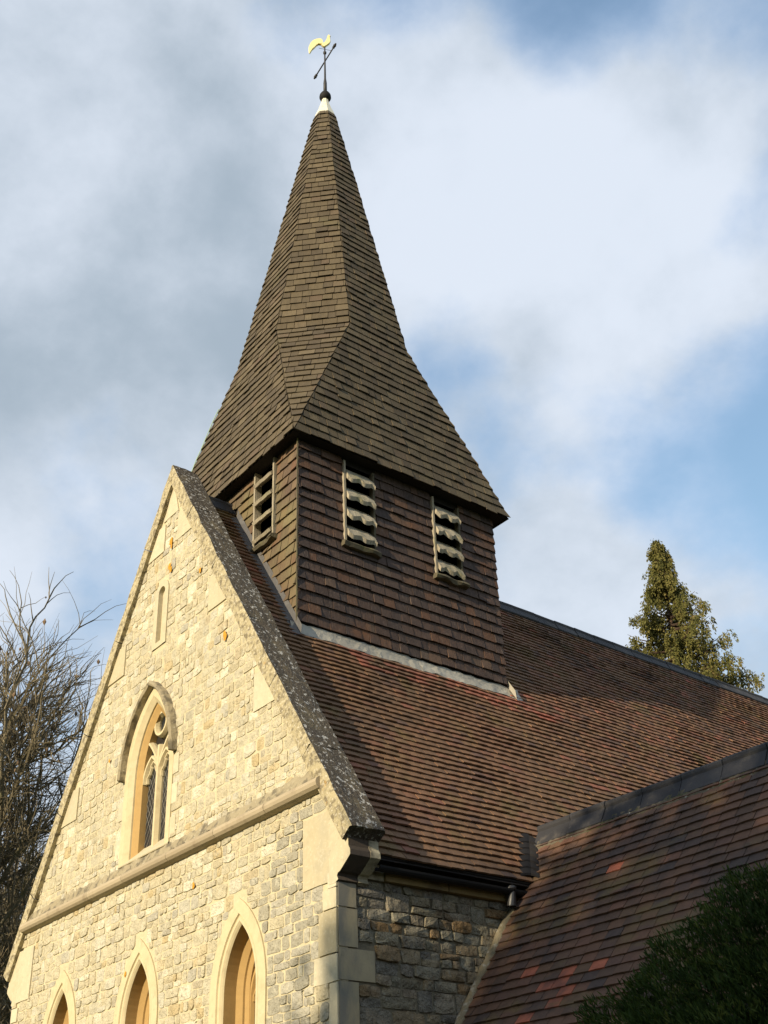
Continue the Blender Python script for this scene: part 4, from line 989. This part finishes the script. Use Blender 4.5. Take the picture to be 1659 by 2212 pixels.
def conifer():
    bx, by = at(-.586, .810, 36); H = 22.2; base = np.array([bx, by, 0]); t = empty('conifer_tree', (bx, by, 0)); tag(t, 'tall pointed conifer with drooping green sprays behind the long roof', 'tree')
    mb = MB(); tube(mb, [base + [0, 0, z] + [.05 * math.sin(z), .05 * math.cos(z * .7), 0] for z in np.linspace(0, H - .4, 16)], np.linspace(.38, .02, 16), 8); mb.build('trunk', CONBARK, t, smooth=True)
    lm = MB(); V = []; tints = []; rs = np.random.RandomState(3)
    z = H - .1
    while z > 9:
        dep = H - z; Rr = .36 * dep ** 1.0 + .06
        for k in range(3 if dep < 4 else 5):
            a = rs.uniform(0, 2 * math.pi); L = Rr * rs.uniform(.55, 1.2)
            dr = np.array([math.cos(a), math.sin(a), 0]); ptsl = []
            for s in np.linspace(0, 1, 6):
                ptsl.append(base + [0, 0, z] + dr * L * s + np.array([0, 0, L * (-.28 * s + .42 * s ** 2.6)]))
            tube(lm, ptsl, np.linspace(.03 + .012 * L, .006, 6), 4, cap=False)
            m = int(6 + 11 * L) if z > 14 else int(5 + 6 * L)
            for j in range(m):
                s = rs.uniform(.12, 1) ** .65; q = np.array(ptsl[0]) * 0 + [np.interp(s, np.linspace(0, 1, 6), [p[i] for p in ptsl]) for i in range(3)]
                q = q + rs.normal(0, .05 + .05 * L * .4, 3) * [1, 1, .5]
                tn = rs.uniform(0, 1); hl = rs.uniform(.22, .50); nb = 20 if z > 14 else 9
                sz = 1 if z > 14 else 1.7
                out_ = dr * rs.uniform(-.05, .16)
                for b in range(nb):
                    u = rs.uniform(0, 1); c = q + out_ * u + [0, 0, -hl * u] + rs.normal(0, .042 * (1 - .4 * u), 3) * [1, 1, .5]
                    dv = np.array([rs.normal(0, .45), rs.normal(0, .45), -1.0]) + dr * .4; dv /= np.linalg.norm(dv); wv_ = np.cross(dv, rs.normal(0, 1, 3)); wv_ /= np.linalg.norm(wv_)
                    l = rs.uniform(.06, .13) * sz; w = rs.uniform(.014, .032) * sz
                    V += [c, c + dv * l * .5 + wv_ * w, c + dv * l, c + dv * l * .5 - wv_ * w]; tints.append(min(1, max(0, tn * .7 + rs.uniform(0, .35))))
        z -= .055 + .011 * dep if rs.uniform() < .80 else .16 + .025 * dep
    lm.build('limbs', CONBARK, t, kind='stuff')
    leaf_mesh('foliage', np.array(V), np.array(tints), CONLEAF, t)
def leaf_mesh(name, V, tints, m, parent, kind='stuff'):
    n = len(V) // 4; me = bpy.data.meshes.new(name)
    w = np.array(parent.location); V = V - w
    me.vertices.add(len(V)); me.vertices.foreach_set('co', V.astype(np.float32).ravel())
    me.loops.add(4 * n); me.loops.foreach_set('vertex_index', np.arange(4 * n, dtype=np.int32))
    me.polygons.add(n); me.polygons.foreach_set('loop_start', np.arange(0, 4 * n, 4, dtype=np.int32)); me.update(calc_edges=True); me.validate()
    a = me.attributes.new('tint', 'FLOAT_VECTOR', 'FACE'); tv = np.zeros((n, 3), np.float32); tv[:, 0] = tints; a.data.foreach_set('vector', tv.ravel())
    me.materials.append(m); o = bpy.data.objects.new(name, me); C.objects.link(o); o.parent = parent
    if kind: o['kind'] = kind
    return o
conifer()

def blades(cen, nor, n_per, ln, wd, rs, spread):
    """small pointed leaves round each shoot"""
    k = len(cen); c = np.repeat(cen, n_per, 0); d = np.repeat(nor, n_per, 0) + rs.normal(0, spread, (k * n_per, 3)); d /= np.linalg.norm(d, axis=1)[:, None]
    w = np.cross(d, rs.normal(0, 1, (k * n_per, 3))); w /= np.linalg.norm(w, axis=1)[:, None]
    c = c + rs.normal(0, ln * .35, c.shape); l = rs.uniform(.6, 1.25, (k * n_per, 1)) * ln; ww = rs.uniform(.7, 1.2, (k * n_per, 1)) * wd
    return np.stack([c, c + d * l * .45 + w * ww, c + d * l, c + d * l * .45 - w * ww], 1).reshape(-1, 3)
def yew():
    rs = np.random.RandomState(21)
    c0 = np.array([9.02, -.40, 0.]); t = empty('yew_bush', tuple(c0)); tag(t, 'dark green clipped yew bush at the lower right in front of the side roof', 'bush')
    mb = MB(); tube(mb, [c0, c0 + [0, .05, .6], c0 + [.05, 0, 1.6]], [.16, .13, .06], 8)
    for k in range(9):
        a = k * .7; tube(mb, [c0 + [0, 0, .3 + .1 * k], c0 + [.5 * math.cos(a), .5 * math.sin(a), .9 + .12 * k], c0 + [.9 * math.cos(a), .9 * math.sin(a), 1.4 + .13 * k]], [.05, .035, .012], 5)
    mb.build('trunk', CONBARK, t)
    R = np.array([2.4, .95, 1.85]); cc_ = c0 + [0, 0, 1.19]; E1 = np.array([.613, .79, 0]); E2 = np.array([-.79, .613, 0]); AX = np.array([E1, E2, [0, 0, 1]])
    n = 46000
    d = rs.normal(0, 1, (n, 3)); d[:, 2] = np.abs(d[:, 2]) * 1.1 - .15; d[:, 1] = np.where(rs.uniform(0, 1, n) < .75, -np.abs(d[:, 1]), d[:, 1]); d /= np.linalg.norm(d, axis=1)[:, None]
    lum = .035 * np.sin(d[:, 0] * 9 + 1) * np.sin(d[:, 1] * 8 + 2) + .02 * np.sin(d[:, 2] * 13 + d[:, 0] * 7) + .022 * np.sin(d[:, 0] * 25 + d[:, 2] * 21) * np.sin(d[:, 1] * 23)
    dep = rs.uniform(0, 1, n) ** 1.5 * .16
    cen = cc_ + (d * R * (1 + lum - dep)[:, None]) @ AX
    V = blades(cen, d @ AX + np.array([0, 0, .45]), 9, .034, .0036, rs, .5)
    tn = np.clip(np.repeat(rs.uniform(0, 1, n) * .7 + rs.uniform(0, .3, n) - dep, 9), 0, 1)
    leaf_mesh('foliage', V, tn, YEWLEAF, t)
    inner = MB(); q = []; nu, nv = 20, 10
    for j in range(nv + 1):
        th = math.pi * .62 * j / nv
        for i in range(nu): q.append(cc_ + np.array([math.sin(th) * math.cos(2 * math.pi * i / nu), math.sin(th) * math.sin(2 * math.pi * i / nu), math.cos(th)]) * R * .84 @ AX)
    inner.add(q, [(j * nu + i, (j + 1) * nu + i, (j + 1) * nu + (i + 1) % nu, j * nu + (i + 1) % nu) for j in range(nv) for i in range(nu)]); inner.build('dark_core', DARK, t)  # one solid near-black shell behind the needles
yew()
def shade_tree(base, R, zc, n, seed, label, p=.45):
    rs = np.random.RandomState(seed); t = empty('evergreen_tree', base); tag(t, label, 'tree', 'evergreen trees across the churchyard')
    b = np.array(base, float); mb = MB(); tube(mb, [b, b + [.1, .1, zc * .5], b + [0, .1, zc + 1]], [.45, .36, .12], 8)
    for k in range(8):
        a = k * .8; tube(mb, [b + [0, 0, 2 + .5 * k], b + [R[0] * .4 * math.cos(a), R[1] * .4 * math.sin(a), 3.5 + .6 * k], b + [R[0] * .75 * math.cos(a), R[1] * .75 * math.sin(a), 4.4 + .6 * k]], [.16, .10, .03], 6)
    mb.build('trunk', BARK, t, smooth=True)
    d = rs.normal(0, 1, (n, 3)); d /= np.linalg.norm(d, axis=1)[:, None]; rad = rs.uniform(0, 1, n) ** p
    lum = 1 + .10 * np.sin(d[:, 0] * 5 + seed) + .08 * np.sin(d[:, 2] * 7 + d[:, 1] * 5)
    cen = b + [0, 0, zc] + d * np.array(R) * (rad * lum)[:, None]
    V = blades(cen, d + rs.normal(0, .6, d.shape), 3, .42, .13, rs, .8)
    leaf_mesh('foliage', V, np.repeat(rs.uniform(0, 1, n), 3), OAKLEAF, t)
shade_tree((9.8, -20.0, 0), (4.6, 3.6, 5.4), 6.9, 8000, 2, 'narrow evergreen tree across the churchyard, nearest the gable', .85)
shade_tree((14.2, -21.0, 0), (4.4, 4.0, 5.9), 6.9, 9000, 4, 'broad evergreen tree across the churchyard facing the side wing')
shade_tree((20.5, -21.5, 0), (5.0, 4.0, 6.0), 6.6, 9000, 3, 'round evergreen tree across the churchyard, right of its neighbour')
